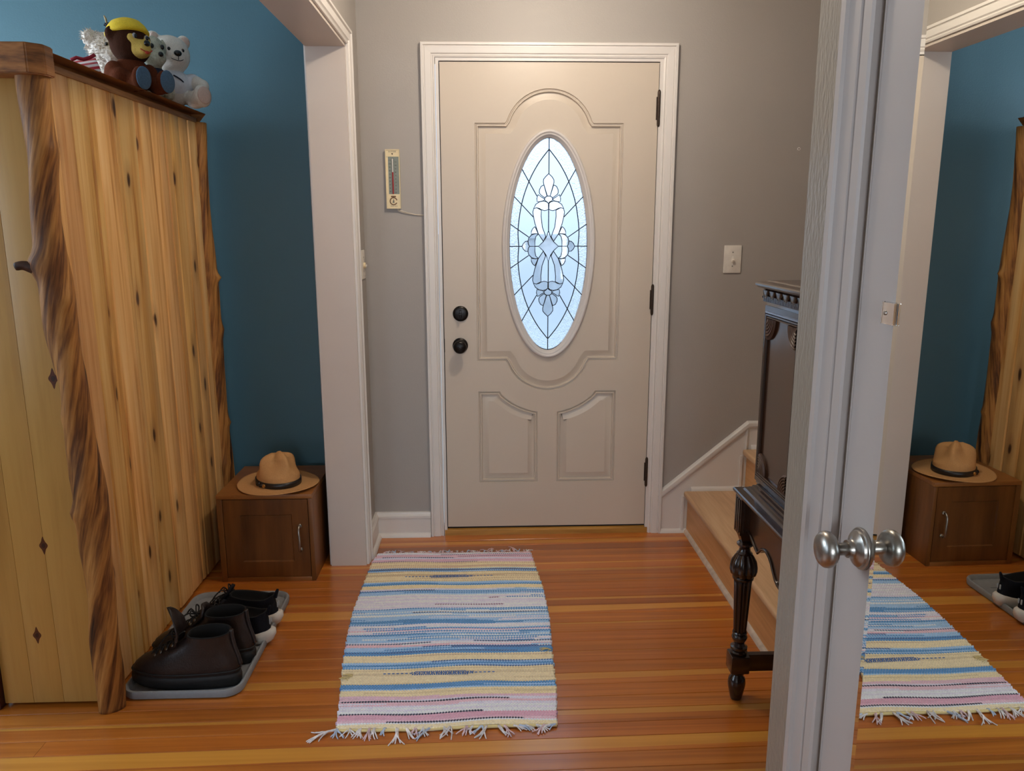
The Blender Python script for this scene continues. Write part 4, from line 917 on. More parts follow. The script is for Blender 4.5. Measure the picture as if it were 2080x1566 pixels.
def sneaker(loc, rotz, label):
    t = thing('sneaker', label, 'shoe', loc, rotz)
    bm = bmesh.new(); rg = shell(bm, [(0.0, -0.130, 0.132, 0.040, 0.032, 0.014), (0.008, -0.143, 0.144, 0.047, 0.037, 0.012), (0.022, -0.150, 0.147, 0.049, 0.039, 0.004), (0.034, -0.147, 0.145, 0.048, 0.038, -0.004), (0.040, -0.140, 0.138, 0.044, 0.035, -0.008)]); bm.faces.new(rg[0]); bm.faces.new(rg[-1])
    # the foam kicks up and back at the heel
    for v in bm.verts:
        if v.co.x < -0.08: f = (-0.08-v.co.x)/0.07; v.co.z += 0.014*f*f*(v.co.z/0.034); v.co.x -= 0.006*f*(v.co.z/0.034)
    link_obj('foam_sole', bm, M_eva, t, 'all')
    bm = bmesh.new(); rg = shell(bm, [(0.0, -0.112, 0.112, 0.036, 0.029, 0.015), (0.004, -0.120, 0.122, 0.040, 0.031, 0.0145)]); bm.faces.new(rg[0]); bm.faces.new(rg[-1]); link_obj('outsole', bm, M_sole, t, 'all')
    bm = bmesh.new(); rg = shell(bm, [(0.032, -0.138, 0.138, 0.045, 0.036, -0.004), (0.046, -0.139, 0.136, 0.046, 0.037, -0.006), (0.058, -0.137, 0.118, 0.044, 0.037, -0.004), (0.068, -0.134, 0.092, 0.042, 0.036, 0.0), (0.078, -0.131, 0.060, 0.039, 0.035, 0.004), (0.088, -0.130, 0.036, 0.037, 0.034, 0.010), (0.097, -0.131, 0.024, 0.036, 0.034, 0.012)])
    for v in bm.verts:
        if v.co.x < -0.10 and v.co.z > 0.07: v.co.z += 0.012*((-0.10-v.co.x)/0.03)
    link_obj('upper', bm, M_mesh, t, 'all')
    bm = bmesh.new(); rg = shell(bm, [(0.097, -0.131, 0.024, 0.036, 0.034, 0.012), (0.100, -0.128, 0.020, 0.034, 0.032, 0.012), (0.096, -0.124, 0.014, 0.031, 0.030, 0.010), (0.060, -0.122, 0.03, 0.030, 0.029, 0)])
    for v in bm.verts:
        if v.co.x < -0.10 and v.co.z > 0.07: v.co.z += 0.012*((-0.10-v.co.x)/0.03)
    bm.faces.new(rg[-1]); link_obj('collar_lining', bm, M_lining, t, 'all')
    bm = bmesh.new()
    for k in range(5):
        x = 0.088-0.015*k; z = 0.076+0.0075*k
        for s in (-1, 1): tube(bm, catmull([Vector((x, s*0.018, z)), Vector((x-0.006, 0, z+0.008)), Vector((x-0.013, -s*0.019, z+0.006))], 4), 0.0022, 6)
    lace_knot(bm, (0.026, 0, 0.114), 0.0022, 2, 0.024); link_obj('laces', bm, M_lace, t, 'all')
    bm = bmesh.new(); rr = []
    for x, z, w in ((0.07, 0.080, 0.018), (0.045, 0.098, 0.021), (0.026, 0.116, 0.022), (0.018, 0.132, 0.019), (0.016, 0.138, 0.010)): rr.append([bm.verts.new((x, w*(j/2-1), z)) for j in range(5)] + [bm.verts.new((x-0.008, w*(j/2-1), z-0.003)) for j in range(4, -1, -1)])
    for a, b in zip(rr, rr[1:]):
        for j in range(10): bm.faces.new((a[j], a[(j+1) % 10], b[(j+1) % 10], b[j]))
    bm.faces.new(rr[0]); bm.faces.new(rr[-1]); link_obj('tongue', bm, M_mesh, t, 'all')
    bm = bmesh.new(); tube(bm, catmull([Vector((-0.128, 0, 0.100)), Vector((-0.136, 0, 0.118)), Vector((-0.142, 0, 0.126)), Vector((-0.139, 0, 0.112)), Vector((-0.134, 0, 0.096))], 4), 0.0035, 6); link_obj('heel_loop', bm, M_mesh, t, 'all')
    bm = bmesh.new()
    for s in (-1, 1):
        box(bm, -0.1415, -0.1385, s*0.006-0.0025, s*0.006+0.0025, 0.066, 0.083, 0.001)
    link_obj('heel_mark', bm, plain('pale_print', (170, 176, 180), 0.5), t, True)
    t['group'] = 'knit sneakers on the boot tray'; t.scale = (1.07, 1.06, 1.08)
    return t
sneaker((-0.892, 2.494, TZ), PI-0.12, 'black knit sneaker with a white foam sole, between the boots and its mate')
sneaker((-0.898, 2.612, TZ), PI-0.10, 'black knit sneaker with a white foam sole at the far end of the tray')

# ================================================================== RAG RUG
def edge_fn(pts):
    def f(y):
        for (x0, y0), (x1, y1) in zip(pts, pts[1:]):
            if y <= y1: t = max(0, (y-y0)/(y1-y0)); return x0+(x1-x0)*t
        return pts[-1][0]
    return f
RL = edge_fn([(-.434, 1.988), (-.449, 2.129), (-.475, 2.333), (-.490, 2.506), (-.499, 2.684), (-.495, 2.864), (-.488, 3.116), (-.474, 3.197)])
RR_ = edge_fn([(.195, 1.986), (.209, 2.155), (.214, 2.352), (.224, 2.619), (.218, 2.858), (.202, 3.041), (.190, 3.192)])
rug = thing('rag_rug', 'woven rag rug striped blue, cream and pink with tasselled ends', 'rug', (-0.14, 2.59, 0))
cream = (248, 234, 194); pale = (240, 245, 255); lilac = (234, 232, 252); pink = (238, 202, 220); dpink = (228, 174, 200); blue = (74, 148, 214); lblue = (164, 208, 248); dblue = (52, 100, 168); navy = (22, 26, 62); steel = (74, 98, 140); mauve = (156, 120, 156)
# (y from the near edge, list of candidate yarns by share) in order away from the camera
ZONES = [(2.005, [cream]), (2.012, [pink, pale]), (2.022, 'N2'), (2.036, [dpink, pink, dpink]), (2.050, [dpink, pink, lilac]), (2.062, 'N1'), (2.085, [pale, lilac, pale]), (2.108, [lilac, pink, pale]), (2.118, 'N0'), (2.142, [pink, lilac, cream, pink]),
         (2.176, [cream, cream, cream, (230, 214, 170)]), (2.204, [blue, lblue, blue]), (2.290, [cream, cream, (230, 214, 172)]), (2.330, [blue, lblue, blue, dblue]), (2.372, [cream, cream, (216, 196, 160)]), (2.418, [blue, blue, lblue, dblue]), (2.440, [lblue, lilac, pink]), (2.452, [steel, lilac]),
         (2.505, [lblue, blue, pale, lblue, lblue]), (2.535, [pink, lilac, pale, blue]), (2.575, [dblue, blue, lblue, lilac]), (2.62, [blue, lblue, blue, lblue]), (2.66, [lblue, pale, pale, lblue, steel]), (2.69, [blue, lblue, blue, pale]), (2.72, [mauve, lilac, pale, pale]), (2.76, [pale, lilac, lilac, pale]), (2.80, [pale, blue, pale, lilac, mauve]), (2.83, [lblue, blue, lblue, pale]), (2.850, [steel, lblue, dblue, lilac]),
         (2.882, [cream]), (2.910, [blue, lblue, blue]), (3.004, [cream, cream, (222, 200, 158)]), (3.034, [blue, lblue, steel]), (3.096, [cream, cream, (226, 198, 164)]), (3.108, 'N3'), (3.140, [pink, lilac, dpink, pink]), (3.150, 'N4'), (3.175, [pink, mauve, lilac, pink]), (3.198, [pink, pale])]
rr = random.Random(21)
ROW = 0.0062; nrow = int((3.195-1.987)/ROW); NX = 150
rowcol = []
for k in range(nrow):
    y = 1.987+(k+0.5)*ROW; z = next((z for z in ZONES if y <= z[0]), ZONES[-1])[1]
    segs = []
    if isinstance(z, str):
        e = {'N0': (0.0, 0.78, navy, lilac), 'N1': (0.0, 0.66, navy, pale), 'N2': (0.22, 0.85, navy, pink), 'N3': (0.0, 0.65, mauve, pink), 'N4': (0.05, 0.5, steel, pink)}[z]
        segs = [(e[0], e[3]), (e[1], e[2]), (1.01, e[3])]
        if k > 0 and rowcol and rowcol[-1][0] == z: segs = [(1.01, e[3])]
        rowcol.append((z, segs)); continue
    a = rr.choice(z)
    mid = 2.41 < y < 2.86
    if mid and rr.random() < 0.32: a = rr.choice([pale, pale, lblue, lilac])
    if rr.random() < (0.85 if mid else 0.5) and len(z) > 1:
        cuts = sorted(rr.uniform(0.05, 0.95) for _ in range(rr.choice([1, 2, 2, 3]) if mid else 1)); segs = [(q, rr.choice(z)) for q in cuts] + [(1.01, a)]
    else: segs = [(1.01, a)]
    rowcol.append((None, segs))
bm = bmesh.new(); lay = bm.verts.layers.float_color.new('yarn'); SUB = 3; grid = []
wv = [rr.uniform(0, 6) for _ in range(8)]
for i in range(nrow*SUB+1):
    k = min(nrow-1, i//SUB); f = (i % SUB)/SUB if i < nrow*SUB else 1.0
    y = 1.987+i*ROW/SUB; row = []
    ph = k % 2
    for j in range(NX+1):
        u = j/NX; yl = y + 0.0016*math.sin(u*(14+4*math.sin(k*1.7))+k*2.1) + 0.0050*math.sin(u*5+wv[0]+y*3) + 0.0042*math.sin(u*11+wv[1]+y*5) + 0.012*(0.5-u)*max(0, 1-(y-1.987)/0.4)*0.0
        x = RL(y)+(RR_(y)-RL(y))*u + (0.0022*math.sin(k*2.3)+0.0016*math.sin(k*0.9) if j in (0, NX) else 0)
        h = 0.0085 + 0.0024*abs(math.sin(PI*f)) + 0.0014*math.cos(PI*(j+ph)) + 0.0022*math.sin(u*9+y*4+wv[2]) * 0.5
        hidden = 0.0
        v = bm.verts.new((x+0.14, yl-2.59, h))
        kk = k
        c = next(s[1] for s in rowcol[kk][1] if u <= s[0])
        warp = (j+ph) % 2
        jit = 0.92+0.14*((math.sin(kk*12.9898+j*78.233)*43758.5453) % 1)
        lc = lin(c)
        if warp: lc = tuple(q*0.70+0.30*w for q, w in zip(lc, lin((236, 238, 248))))
        v[lay] = (*[min(1, q*jit) for q in lc], 1); row.append(v)
    grid.append(row)
for a, b in zip(grid, grid[1:]):
    for j in range(NX): bm.faces.new((a[j], a[j+1], b[j+1], b[j]))
# underside rim down to the floor
per = [(r[0]) for r in grid] + grid[-1][1:] + [r[-1] for r in grid[-2::-1]] + grid[0][-2:0:-1]
low = []
for v in per:
    q = bm.verts.new((v.co.x, v.co.y, 0.001)); q[lay] = v[lay]; low.append(q)
for i in range(len(per)): bm.faces.new((per[i], per[(i+1) % len(per)], low[(i+1) % len(per)], low[i]))
def yarn_mat():
    m, nt, p = new_mat('rag_yarn'); L = nt.links
    at = N(nt, 'ShaderNodeAttribute'); at.attribute_name = 'yarn'; tc = N(nt, 'ShaderNodeTexCoord')
    n = N(nt, 'ShaderNodeTexNoise'); n.inputs['Scale'].default_value = 420; L.new(tc.outputs['Object'], n.inputs['Vector'])
    mr = N(nt, 'ShaderNodeMapRange'); mr.inputs['To Min'].default_value = 0.84; mr.inputs['To Max'].default_value = 1.26; L.new(n.outputs[0], mr.inputs['Value'])
    mx = N(nt, 'ShaderNodeVectorMath', operation='SCALE'); L.new(at.outputs['Color'], mx.inputs[0]); L.new(mr.outputs[0], mx.inputs['Scale'])
    L.new(mx.outputs[0], p.inputs['Base Color']); p.inputs['Roughness'].default_value = 0.95; p.inputs['Specular IOR Level'].default_value = 0.15
    bump(nt, p, n.outputs[0], 0.3, 0.002); return m
M_yarn = yarn_mat()
link_obj('woven_body', bm, M_yarn, rug, 'all')
M_tas = plain('tassel_yarn', (226, 222, 224), 0.95, nscale=60, namp=0.25, bmp=0.2, bscale=300, spec=0.1); M_tasp = plain('tassel_yarn_pink', (222, 196, 202), 0.95, nscale=60, namp=0.25, spec=0.1); M_tasb = plain('tassel_yarn_blue', (186, 200, 222), 0.95, nscale=60, namp=0.2, spec=0.1)
bm = bmesh.new(); tube(bm, [Vector((RL(1.99)+0.14+(RR_(1.99)-RL(1.99))*k/40, 1.984-2.59+0.0035*math.sin(k/40*5+wv[0]+6), 0.006)) for k in range(41)], 0.0045, 8); link_obj('edge_cord', bm, plain('cord_cream', (228, 210, 150), 0.9), rug, 'all')
bm = bmesh.new(); tube(bm, [Vector((RL(3.19)+0.14+(RR_(3.19)-RL(3.19))*k/40, 3.197-2.59+0.0035*math.sin(k/40*5+wv[0]+9.5), 0.006)) for k in range(41)], 0.0035, 8); link_obj('edge_cord', bm, M_tasp, rug, 'all')
# woven diamond motifs
for yc, w0, w1 in ((2.256, 0.10, 0.20), (2.956, 0.085, 0.20)):
    for k, (dy, w) in enumerate(((-0.011, w0), (-0.0055, w0+0.01), (0, w1), (0.0055, w0+0.012), (0.011, w0-0.01))):
        bm = bmesh.new(); n = 26
        for q in range(n):
            x = -0.150 + (q/n-0.5)*w*2*0.9+0.008*(k % 2); y = yc+dy*0.85
            bmesh.ops.create_uvsphere(bm, u_segments=6, v_segments=4, radius=1, matrix=Matrix.Translation((x+0.14, y-2.59, 0.0122)) @ Matrix.Diagonal((w*0.9/n*0.8, 0.0021, 0.0014, 1)))
        for f in bm.faces: f.smooth = True
        tag(link_obj('motif_thread', bm, plain('motif_blue', (92, 126, 186), 0.9) if k == 0 else bpy.data.materials['motif_blue'], rug), kind='stuff')
rt = random.Random(8)
def tassel(x, y, sgn, length, n, spread, mat, curl=0.5, sweep=None):
    bm = bmesh.new()
    for q in range(n):
        dx = rt.uniform(-spread, spread); L_ = length*rt.uniform(0.75, 1.1); pts = []
        px, py = x+rt.uniform(-0.003, 0.003), y
        ang = sweep if sweep is not None else rt.uniform(-0.7, 0.7); a2 = ang+rt.uniform(-1.2, 1.2)*curl
        for s in range(7):
            t = s/6; a = ang+(a2-ang)*t
            pts.append((px, py, 0.006*(1-t)+0.0028+0.004*math.sin(t*PI)*rt.random())); px += math.sin(a)*L_/6+dx/12; py += sgn*math.cos(a)*L_/6
        tube(bm, catmull([Vector(p) for p in pts], 2), [0.0027*(1-0.4*k/12) for k in range(13)], 5)
    return link_obj('tassel', bm, mat, rug, 'all')
near = [(-.567, .070, 5, -1.15), (-.540, .030, 4, None), (-.500, .028, 3, None), (-.465, .028, 4, None), (-.435, .040, 3, -.15), (-.420, .028, 3, None), (-.385, .022, 2, None), (-.345, .052, 4, .0), (-.315, .045, 2, .35), (-.285, .025, 4, None), (-.262, .024, 3, None), (-.232, .050, 4, -.9), (-.195, .028, 3, None), (-.175, .036, 3, None), (-.120, .028, 4, None), (-.100, .022, 3, None), (-.070, .030, 3, None), (-.055, .045, 3, -.25), (-.015, .036, 3, .4), (.005, .036, 3, .5), (.035, .026, 4, 1.1), (.055, .026, 5, 1.2), (.075, .022, 4, 1.0), (.110, .026, 5, 1.1), (.135, .030, 5, -.6), (.155, .030, 5, -1.2), (.170, .022, 4, -1.3)]
for k, (x, L_, n, sw) in enumerate(near):
    tassel((-0.43+(x+0.54)*0.62/0.71 if k else -0.432)+0.14, 1.986-2.59, -1, L_*(1.35 if k else 1.1), n+1, 0.006, (M_tas, M_tasb, M_tas, M_tas, M_tasp)[k % 5], 0.9, sw)
for k in range(34):
    x = -0.465+0.65*(k+0.5)/34+rt.uniform(-.006, .006); tassel(x+0.14, 3.200-2.59, 1, rt.uniform(0.018, 0.045)*(1.5 if k in (24, 25, 30, 31) else 1), 2 if k % 3 else 3, 0.006, (M_tasp, M_tas, M_tasp, M_tasb)[k % 4], 1.4)
# a few loose threads at the sides
for x, y in ((-.470, 2.235), (-.462, 2.255), (.213, 2.38), (.205, 2.385)):
    bm = bmesh.new(); s = 1 if x < 0 else -1
    for q in range(4):
        a = rt.uniform(-.8, .8); tube(bm, catmull([Vector((x+0.14, y-2.59, .012)), Vector((x+0.14+s*.015*math.cos(a), y-2.59+.012*math.sin(a), .015)), Vector((x+0.14+s*.032*math.cos(a), y-2.59+.028*math.sin(a), .0125))], 4), 0.0011, 5)
    link_obj('loose_thread', bm, plain('thread_straw', (214, 196, 140), 0.9) if 'thread_straw' not in bpy.data.materials else bpy.data.materials['thread_straw'], rug, 'all')

# ================================================================== SECRETARY DESK
ds = thing('secretary_desk', 'dark carved mahogany cabinet on turned legs beside the oak steps', 'cabinet', (0.93, 1.815, 0))
DSM = Matrix.Translation((-0.93, -1.815, 0))
def dso(name, bm, mat, smooth=False, parent=None):
    bm.transform(DSM); return link_obj(name, bm, mat, parent or ds, smooth)
Y0_, Y1_ = 1.530, 2.100; XF, XB = 0.765, 1.10; YM = 1.815
def dbox(name, b, mat=M_mahog, bev=0.0015, parent=None):
    bm = bmesh.new(); box(bm, *b, bev=bev); return dso(name, bm, mat, True, parent)
idm = lambda a, b, h: Vector((a, b, h))
def slab(name, x0, x1, y0, y1, prof):
    bm = bmesh.new(); rg = sweep2d(bm, [(x0, y0), (x1, y0), (x1, y1), (x0, y1)], prof, idm, closed=True)
    bm.faces.new([r[0] for r in rg]); bm.faces.new([r[-1] for r in rg]); return dso(name, bm, M_mahog)
slab('top', 0.742, 1.12, 1.505, 2.126, [(0.020, 1.234), (0.018, 1.240), (0.006, 1.244), (0.001, 1.249), (0.0, 1.254), (0.003, 1.257), (0.010, 1.258), (0.024, 1.2605), (0.027, 1.2635)])
dbox('frieze', (0.760, 1.10, Y0_-0.004, Y1_+0.004, 1.205, 1.236))
scm = None
for k in range(13):
    y = 2.082-0.0475*k
    if y < 1.53: break
    if scm is None:
        bm = bmesh.new(); lathe(bm, [(0, 0.0035), (0.010, 0.0035), (0.0155, 0.003), (0.0180, 0.0015), (0.0195, 0.003), (0.021, 0.002), (0.0215, 0)], 20, axis_mat((0, 0, 0), (-1, 0, 0)))
        bmesh.ops.bisect_plane(bm, geom=bm.verts[:]+bm.edges[:]+bm.faces[:], plane_co=(0, 0, 0), plane_no=(0, 0, 1), clear_outer=True)
        o = link_obj('scallop', bm, M_mahog, ds, True); scm = o.data
    else: o = bpy.data.objects.new('scallop', scm); COL.objects.link(o); o.parent = ds
    o.location = (0.7595-0.93, y-1.815, 1.237)
bm = bmesh.new()
for k in range(72): box(bm, 0.7575, 0.7605, Y1_-0.0078*k-0.0055, Y1_-0.0078*k-0.001, 1.207, 1.222)
tag(dso('reeded_band', bm, M_mahog), kind='stuff')
dbox('carcass', (XF+0.004, XB, Y0_, Y1_, 0.69, 1.206))
bm = bmesh.new(); ellipsoid(bm, (0.762, 2.108, 1.218), (0.005, 0.005, 0.004), seg=8); dso('side_peg', bm, M_mahog, 'all')
for (a, b) in ((1.832, 2.100), (1.530, 1.798)):
    # door: frame with a reeded moulding round a sunk panel, quarter-round fans in the corners
    dr2 = None
    bm = bmesh.new(); pa = [(b, 0.692), (b, 1.204), (a, 1.204), (a, 0.692)]
    fmap = lambda p, q, h: Vector((XF-h, p, q))
    ins = 0.014
    prof = [(0, -0.004), (0, 0.0), (ins, 0.0), (ins+0.001, 0.005), (ins+0.0045, 0.006), (ins+0.006, 0.003), (ins+0.0075, 0.006), (ins+0.011, 0.006), (ins+0.0125, 0.003), (ins+0.014, 0.006), (ins+0.0175, 0.005), (ins+0.019, 0.001), (ins+0.020, -0.006)]
    rg = sweep2d(bm, [(b, 0.700), (a, 0.700), (a, 1.196), (b, 1.196)][::1] if False else [(a, 0.700), (b, 0.700), (b, 1.196), (a, 1.196)], prof, fmap, closed=True)
    dr2 = dso('cabinet_door', bm, M_mahog)
    bm = bmesh.new(); box(bm, XF+0.002, XF+0.0065, a+ins+0.018, b-ins-0.018, 0.700+ins+0.018, 1.196-ins-0.018); dso('door_panel', bm, M_mahog_p, False, dr2)
    for cy, cz, sy, sz in ((b-ins-0.019, 1.196-ins-0.019, -1, -1), (a+ins+0.019, 1.196-ins-0.019, 1, -1), (b-ins-0.019, 0.700+ins+0.019, -1, 1), (a+ins+0.019, 0.700+ins+0.019, 1, 1)):
        bm = bmesh.new(); R0 = 0.058 if sz < 0 else 0.052; n = 14
        pr = [(R0, 0.0), (R0, 0.006), (R0*0.90, 0.010)]
        for q in range(5): r1 = R0*(0.86-0.15*q); pr += [(r1, 0.006), (r1-R0*0.035, 0.010), (r1-R0*0.105, 0.010)]
        pr += [(0.0001, 0.007)]; rings = []
        for k in range(n+1):
            t = PI/2*k/n; rings.append([bm.verts.new((XF+0.003-h, cy+sy*r*math.cos(t), cz+sz*r*math.sin(t))) for r, h in pr])
        for p, q in zip(rings, rings[1:]):
            for j in range(len(pr)-1): bm.faces.new((p[j], p[j+1], q[j+1], q[j]))
        bmesh.ops.remove_doubles(bm, verts=bm.verts, dist=0.0003)
        dso('corner_fan', bm, M_carve, True, dr2)
slab('waist_moulding', 0.713, 1.12, 1.500, 2.126, [(0.012, 0.652), (0.002, 0.656), (0.0, 0.660), (0.0, 0.665), (0.003, 0.668), (0.022, 0.669), (0.026, 0.674), (0.032, 0.676), (0.034, 0.680), (0.040, 0.6815), (0.042, 0.687), (0.049, 0.689), (0.050, 0.693)])
# apron with a scrolled lower edge
half = [(2.118, .556), (2.100, .553), (2.085, .550), (2.062, .543), (2.040, .532), (2.018, .522), (2.000, .517), (1.986, .528), (1.970, .541), (1.952, .547), (1.932, .547), (1.914, .542), (1.898, .533), (1.880, .516), (1.864, .502), (1.846, .495), (1.815, .492)]
edge = half + [(3.63-y, z) for y, z in half[-2::-1]]
bm = bmesh.new(); prism(bm, edge + [(1.512, 0.654), (2.118, 0.654)], lambda a, b, h: Vector((h, a, b)), 0.752, 0.768); dso('apron', bm, M_mahog_p)
bm = bmesh.new(); tube(bm, [Vector((0.7505, y, z)) for y, z in edge[2:-2]], 0.0042, 8)
for s, yy in ((1, 2.094), (-1, 1.536)):
    sp = [Vector((0.7495, yy+s*-0.012*0+s*0.012*math.cos(t)*(1-t/9), 0.549+0.012*math.sin(t)*(1-t/9)-0.004)) for t in [k*0.45 for k in range(16)]]; tube(bm, sp, 0.0042, 8)
dso('apron_bead', bm, M_mahog, 'all')
for yy in (1.515, 2.105): dbox('side_apron', (0.775, 1.09, yy-0.008, yy+0.008, 0.53, 0.654))
def turned_leg(x, y):
    prof = [(0.016, 0.0), (0.018, 0.006), (0.021, 0.020), (0.0255, 0.042), (0.0265, 0.055), (0.024, 0.070), (0.017, 0.078), (0.0155, 0.082), (0.022, 0.086), (0.024, 0.091), (0.020, 0.096)]
    bm = bmesh.new(); lathe(bm, prof, 20, Matrix.Translation((x, y, 0)))
    box(bm, x-0.028, x+0.028, y-0.028, y+0.028, 0.094, 0.150, 0.005)
    lathe(bm, [(0.020, 0.149), (0.024, 0.152), (0.026, 0.158), (0.022, 0.162), (0.019, 0.164), (0.025, 0.168), (0.025, 0.174), (0.018, 0.177), (0.0155, 0.186), (0.021, 0.197), (0.0235, 0.205), (0.021, 0.212), (0.017, 0.215), (0.022, 0.219), (0.020, 0.223)], 20, Matrix.Translation((x, y, 0)))
    def fluted(z0r, seg, depth, nfl):
        rings = []
        for r, z in z0r: rings.append([bm.verts.new((x+r*(1-depth*max(0, math.cos(nfl*2*PI*k/seg)))*math.cos(2*PI*k/seg), y+r*(1-depth*max(0, math.cos(nfl*2*PI*k/seg)))*math.sin(2*PI*k/seg), z)) for k in range(seg)])
        for a, b in zip(rings, rings[1:]):
            for k in range(seg): bm.faces.new((a[k], a[(k+1) % seg], b[(k+1) % seg], b[k]))
        bm.faces.new(rings[0]); bm.faces.new(rings[-1])
    fluted([(0.0185, 0.222), (0.0190, 0.232), (0.0215, 0.290), (0.0250, 0.372), (0.0262, 0.386), (0.0240, 0.390)], 40, 0.16, 10)
    lathe(bm, [(0.026, 0.388), (0.030, 0.391), (0.031, 0.396), (0.028, 0.400)], 20, Matrix.Translation((x, y, 0)))
    fluted([(0.028, 0.398), (0.036, 0.405), (0.0395, 0.418), (0.0395, 0.430), (0.036, 0.448), (0.027, 0.464), (0.022, 0.470)], 48, 0.14, 8)
    lathe(bm, [(0.021, 0.468), (0.023, 0.472), (0.017, 0.478), (0.0155, 0.488), (0.020, 0.494), (0.024, 0.498), (0.024, 0.503), (0.018, 0.508)], 20, Matrix.Translation((x, y, 0)))
    # upper block, chamfered at its foot, with fluted faces
    vs = box(bm, x-0.027, x+0.027, y-0.027, y+0.027, 0.535, 0.654, 0.0)
    lathe(bm, [(0.018, 0.505), (0.034, 0.538)], 4, Matrix.Translation((x, y, 0)) @ Matrix.Rotation(PI/4, 4, 'Z'))
    lg = dso('leg', bm, M_mahog, True)
    for q in (-1, 0, 1):
        dbox('leg_reed', (x-0.0295, x-0.026, y+q*0.015-0.0045, y+q*0.015+0.0045, 0.542, 0.640), M_mahog, 0.0014, lg); dbox('leg_reed', (x+q*0.015-0.0045, x+q*0.015+0.0045, y-0.0295, y-0.026, 0.542, 0.640), M_mahog, 0.0014, lg)
for x, y in ((0.752, 2.106), (0.752, 1.524), (1.085, 2.106), (1.085, 1.524)): turned_leg(x, y)
for yy in (2.106, 1.524): dbox('stretcher', (0.778, 1.06, yy-0.010, yy+0.010, 0.094, 0.148))
dbox('stretcher', (0.93-0.02, 0.93+0.02, 1.534, 2.096, 0.10, 0.135))

# ================================================================== PLUSH TOYS
M_plush_w = plain('white_plush', (222, 212, 200), 0.95, nscale=180, namp=0.08, bmp=0.35, bscale=260, spec=0.1)
M_plush_c = plain('cream_plush', (214, 202, 190), 0.95, nscale=120, namp=0.12, bmp=0.5, bscale=160, spec=0.1)
M_plush_b = plain('brown_plush', (92, 46, 26), 0.95, nscale=200, namp=0.14, bmp=0.35, bscale=260, spec=0.1)
M_plush_d = plain('dark_brown_plush', (58, 32, 20), 0.95, nscale=200, namp=0.14, bmp=0.35, bscale=260, spec=0.1)
M_plush_g = plain('grey_plush', (176, 174, 156), 0.95, nscale=150, namp=0.16, bmp=0.4, bscale=220, spec=0.1)
M_plush_y = plain('straw_plush', (208, 176, 92), 0.95, nscale=200, namp=0.08, bmp=0.3, bscale=260, spec=0.1)
M_paw = plain('blush_paw_pad', (206, 180, 166), 0.9, nscale=150, namp=0.06, bmp=0.2); M_denim = plain('slate_blue_cloth', (74, 100, 122), 0.9, nscale=300, namp=0.18, bmp=0.3)
M_nose = plain('black_plastic', (14, 12, 12), 0.15); M_stitch = plain('black_stitch', (30, 22, 20), 0.8); M_navyc = plain('navy_cloth', (30, 34, 52), 0.9)
M_yel = plain('yellow_knit', (226, 190, 30), 0.7, nscale=220, namp=0.1, bmp=0.3); M_shirt = plain('white_tee', (214, 212, 216), 0.9, nscale=120, namp=0.05, bmp=0.15); M_mouth = plain('red_felt', (176, 62, 40), 0.9)
def soft(name, blobs, mat, parent, voxel=0.006, it=6, fuzz=0.0):
    """ellipsoids fused into one continuous stuffed skin"""
    bm = bmesh.new()
    for c, r in blobs: ellipsoid(bm, c, r, seg=18)
    o = link_obj(name, bm, mat, parent, 'all')
    m = o.modifiers.new('fuse', 'REMESH'); m.mode = 'VOXEL'; m.voxel_size = voxel; m.use_smooth_shade = True
    s = o.modifiers.new('smooth', 'SMOOTH'); s.iterations = it; s.factor = 0.5
    if fuzz:
        t = bpy.data.textures.new(name+'_fuzz', 'CLOUDS'); t.noise_scale = 0.012
        d = o.modifiers.new('fuzz', 'DISPLACE'); d.texture = t; d.strength = fuzz; d.mid_level = 0.5
    return o
def blob(name, c, r, mat, parent, seg=14):
    bm = bmesh.new(); ellipsoid(bm, c, r, seg=seg); return link_obj(name, bm, mat, parent, 'all')
TW = 1.8505
# white bear, far end, facing the camera
wb = thing('teddy_bear', 'white teddy bear in a white tee at the far end of the wardrobe top', 'teddy bear', (-1.188, 3.190, TW), math.radians(-48)); wb.scale = (0.98, 0.98, 1.0)
soft('body', [((0, 0, .075), (.058, .066, .075)), ((.006, 0, .195), (.066, .074, .070)), ((.040, 0, .180), (.040, .046, .038)), ((0, .058, .248), (.020, .026, .026)), ((0, -.058, .248), (.020, .026, .026)), ((.065, .062, .034), (.062, .036, .034)), ((.065, -.062, .034), (.062, .036, .034)), ((.108, .070, .042), (.024, .036, .042)), ((.108, -.070, .042), (.024, .036, .042)), ((.030, .082, .098), (.040, .030, .028)), ((.030, -.082, .098), (.040, .030, .028)), ((.062, .094, .086), (.026, .026, .026)), ((.062, -.094, .086), (.026, .026, .026))], M_plush_w, wb)
soft('tee', [((0.002, 0, .085), (.063, .071, .064)), ((.018, .074, .102), (.036, .034, .033)), ((.018, -.074, .102), (.036, .034, .033))], M_shirt, wb)
bm = bmesh.new(); tube(bm, [Vector((.066*math.cos(a)-0.001, .03*math.sin(a*1.3)+.004, .112-.022*(a+.4))) for a in [-.5+.1*k for k in range(11)]], 0.0028, 6); link_obj('tee_print', bm, M_navyc, wb, 'all')
for s in (1, -1):
    blob('foot_pad', (.1275, s*.070, .044), (.006, .027, .032), M_paw, wb); blob('eye', (.064, s*.026, .205), (.006, .006, .007), M_nose, wb)
    blob('inner_ear', (.015, s*.059, .249), (.008, .017, .017), M_paw, wb)
blob('nose', (.080, 0, .190), (.010, .015, .011), M_nose, wb)
bm = bmesh.new(); tube(bm, [Vector((.0805-abs(t)**2*.012, .026*t, .164+.010*t*t)) for t in [-1+.2*k for k in range(11)]], 0.0013, 5); tube(bm, [Vector((.084, 0, .182)), Vector((.0815, 0, .166))], 0.0013, 5); link_obj('mouth', bm, M_stitch, wb, 'all')
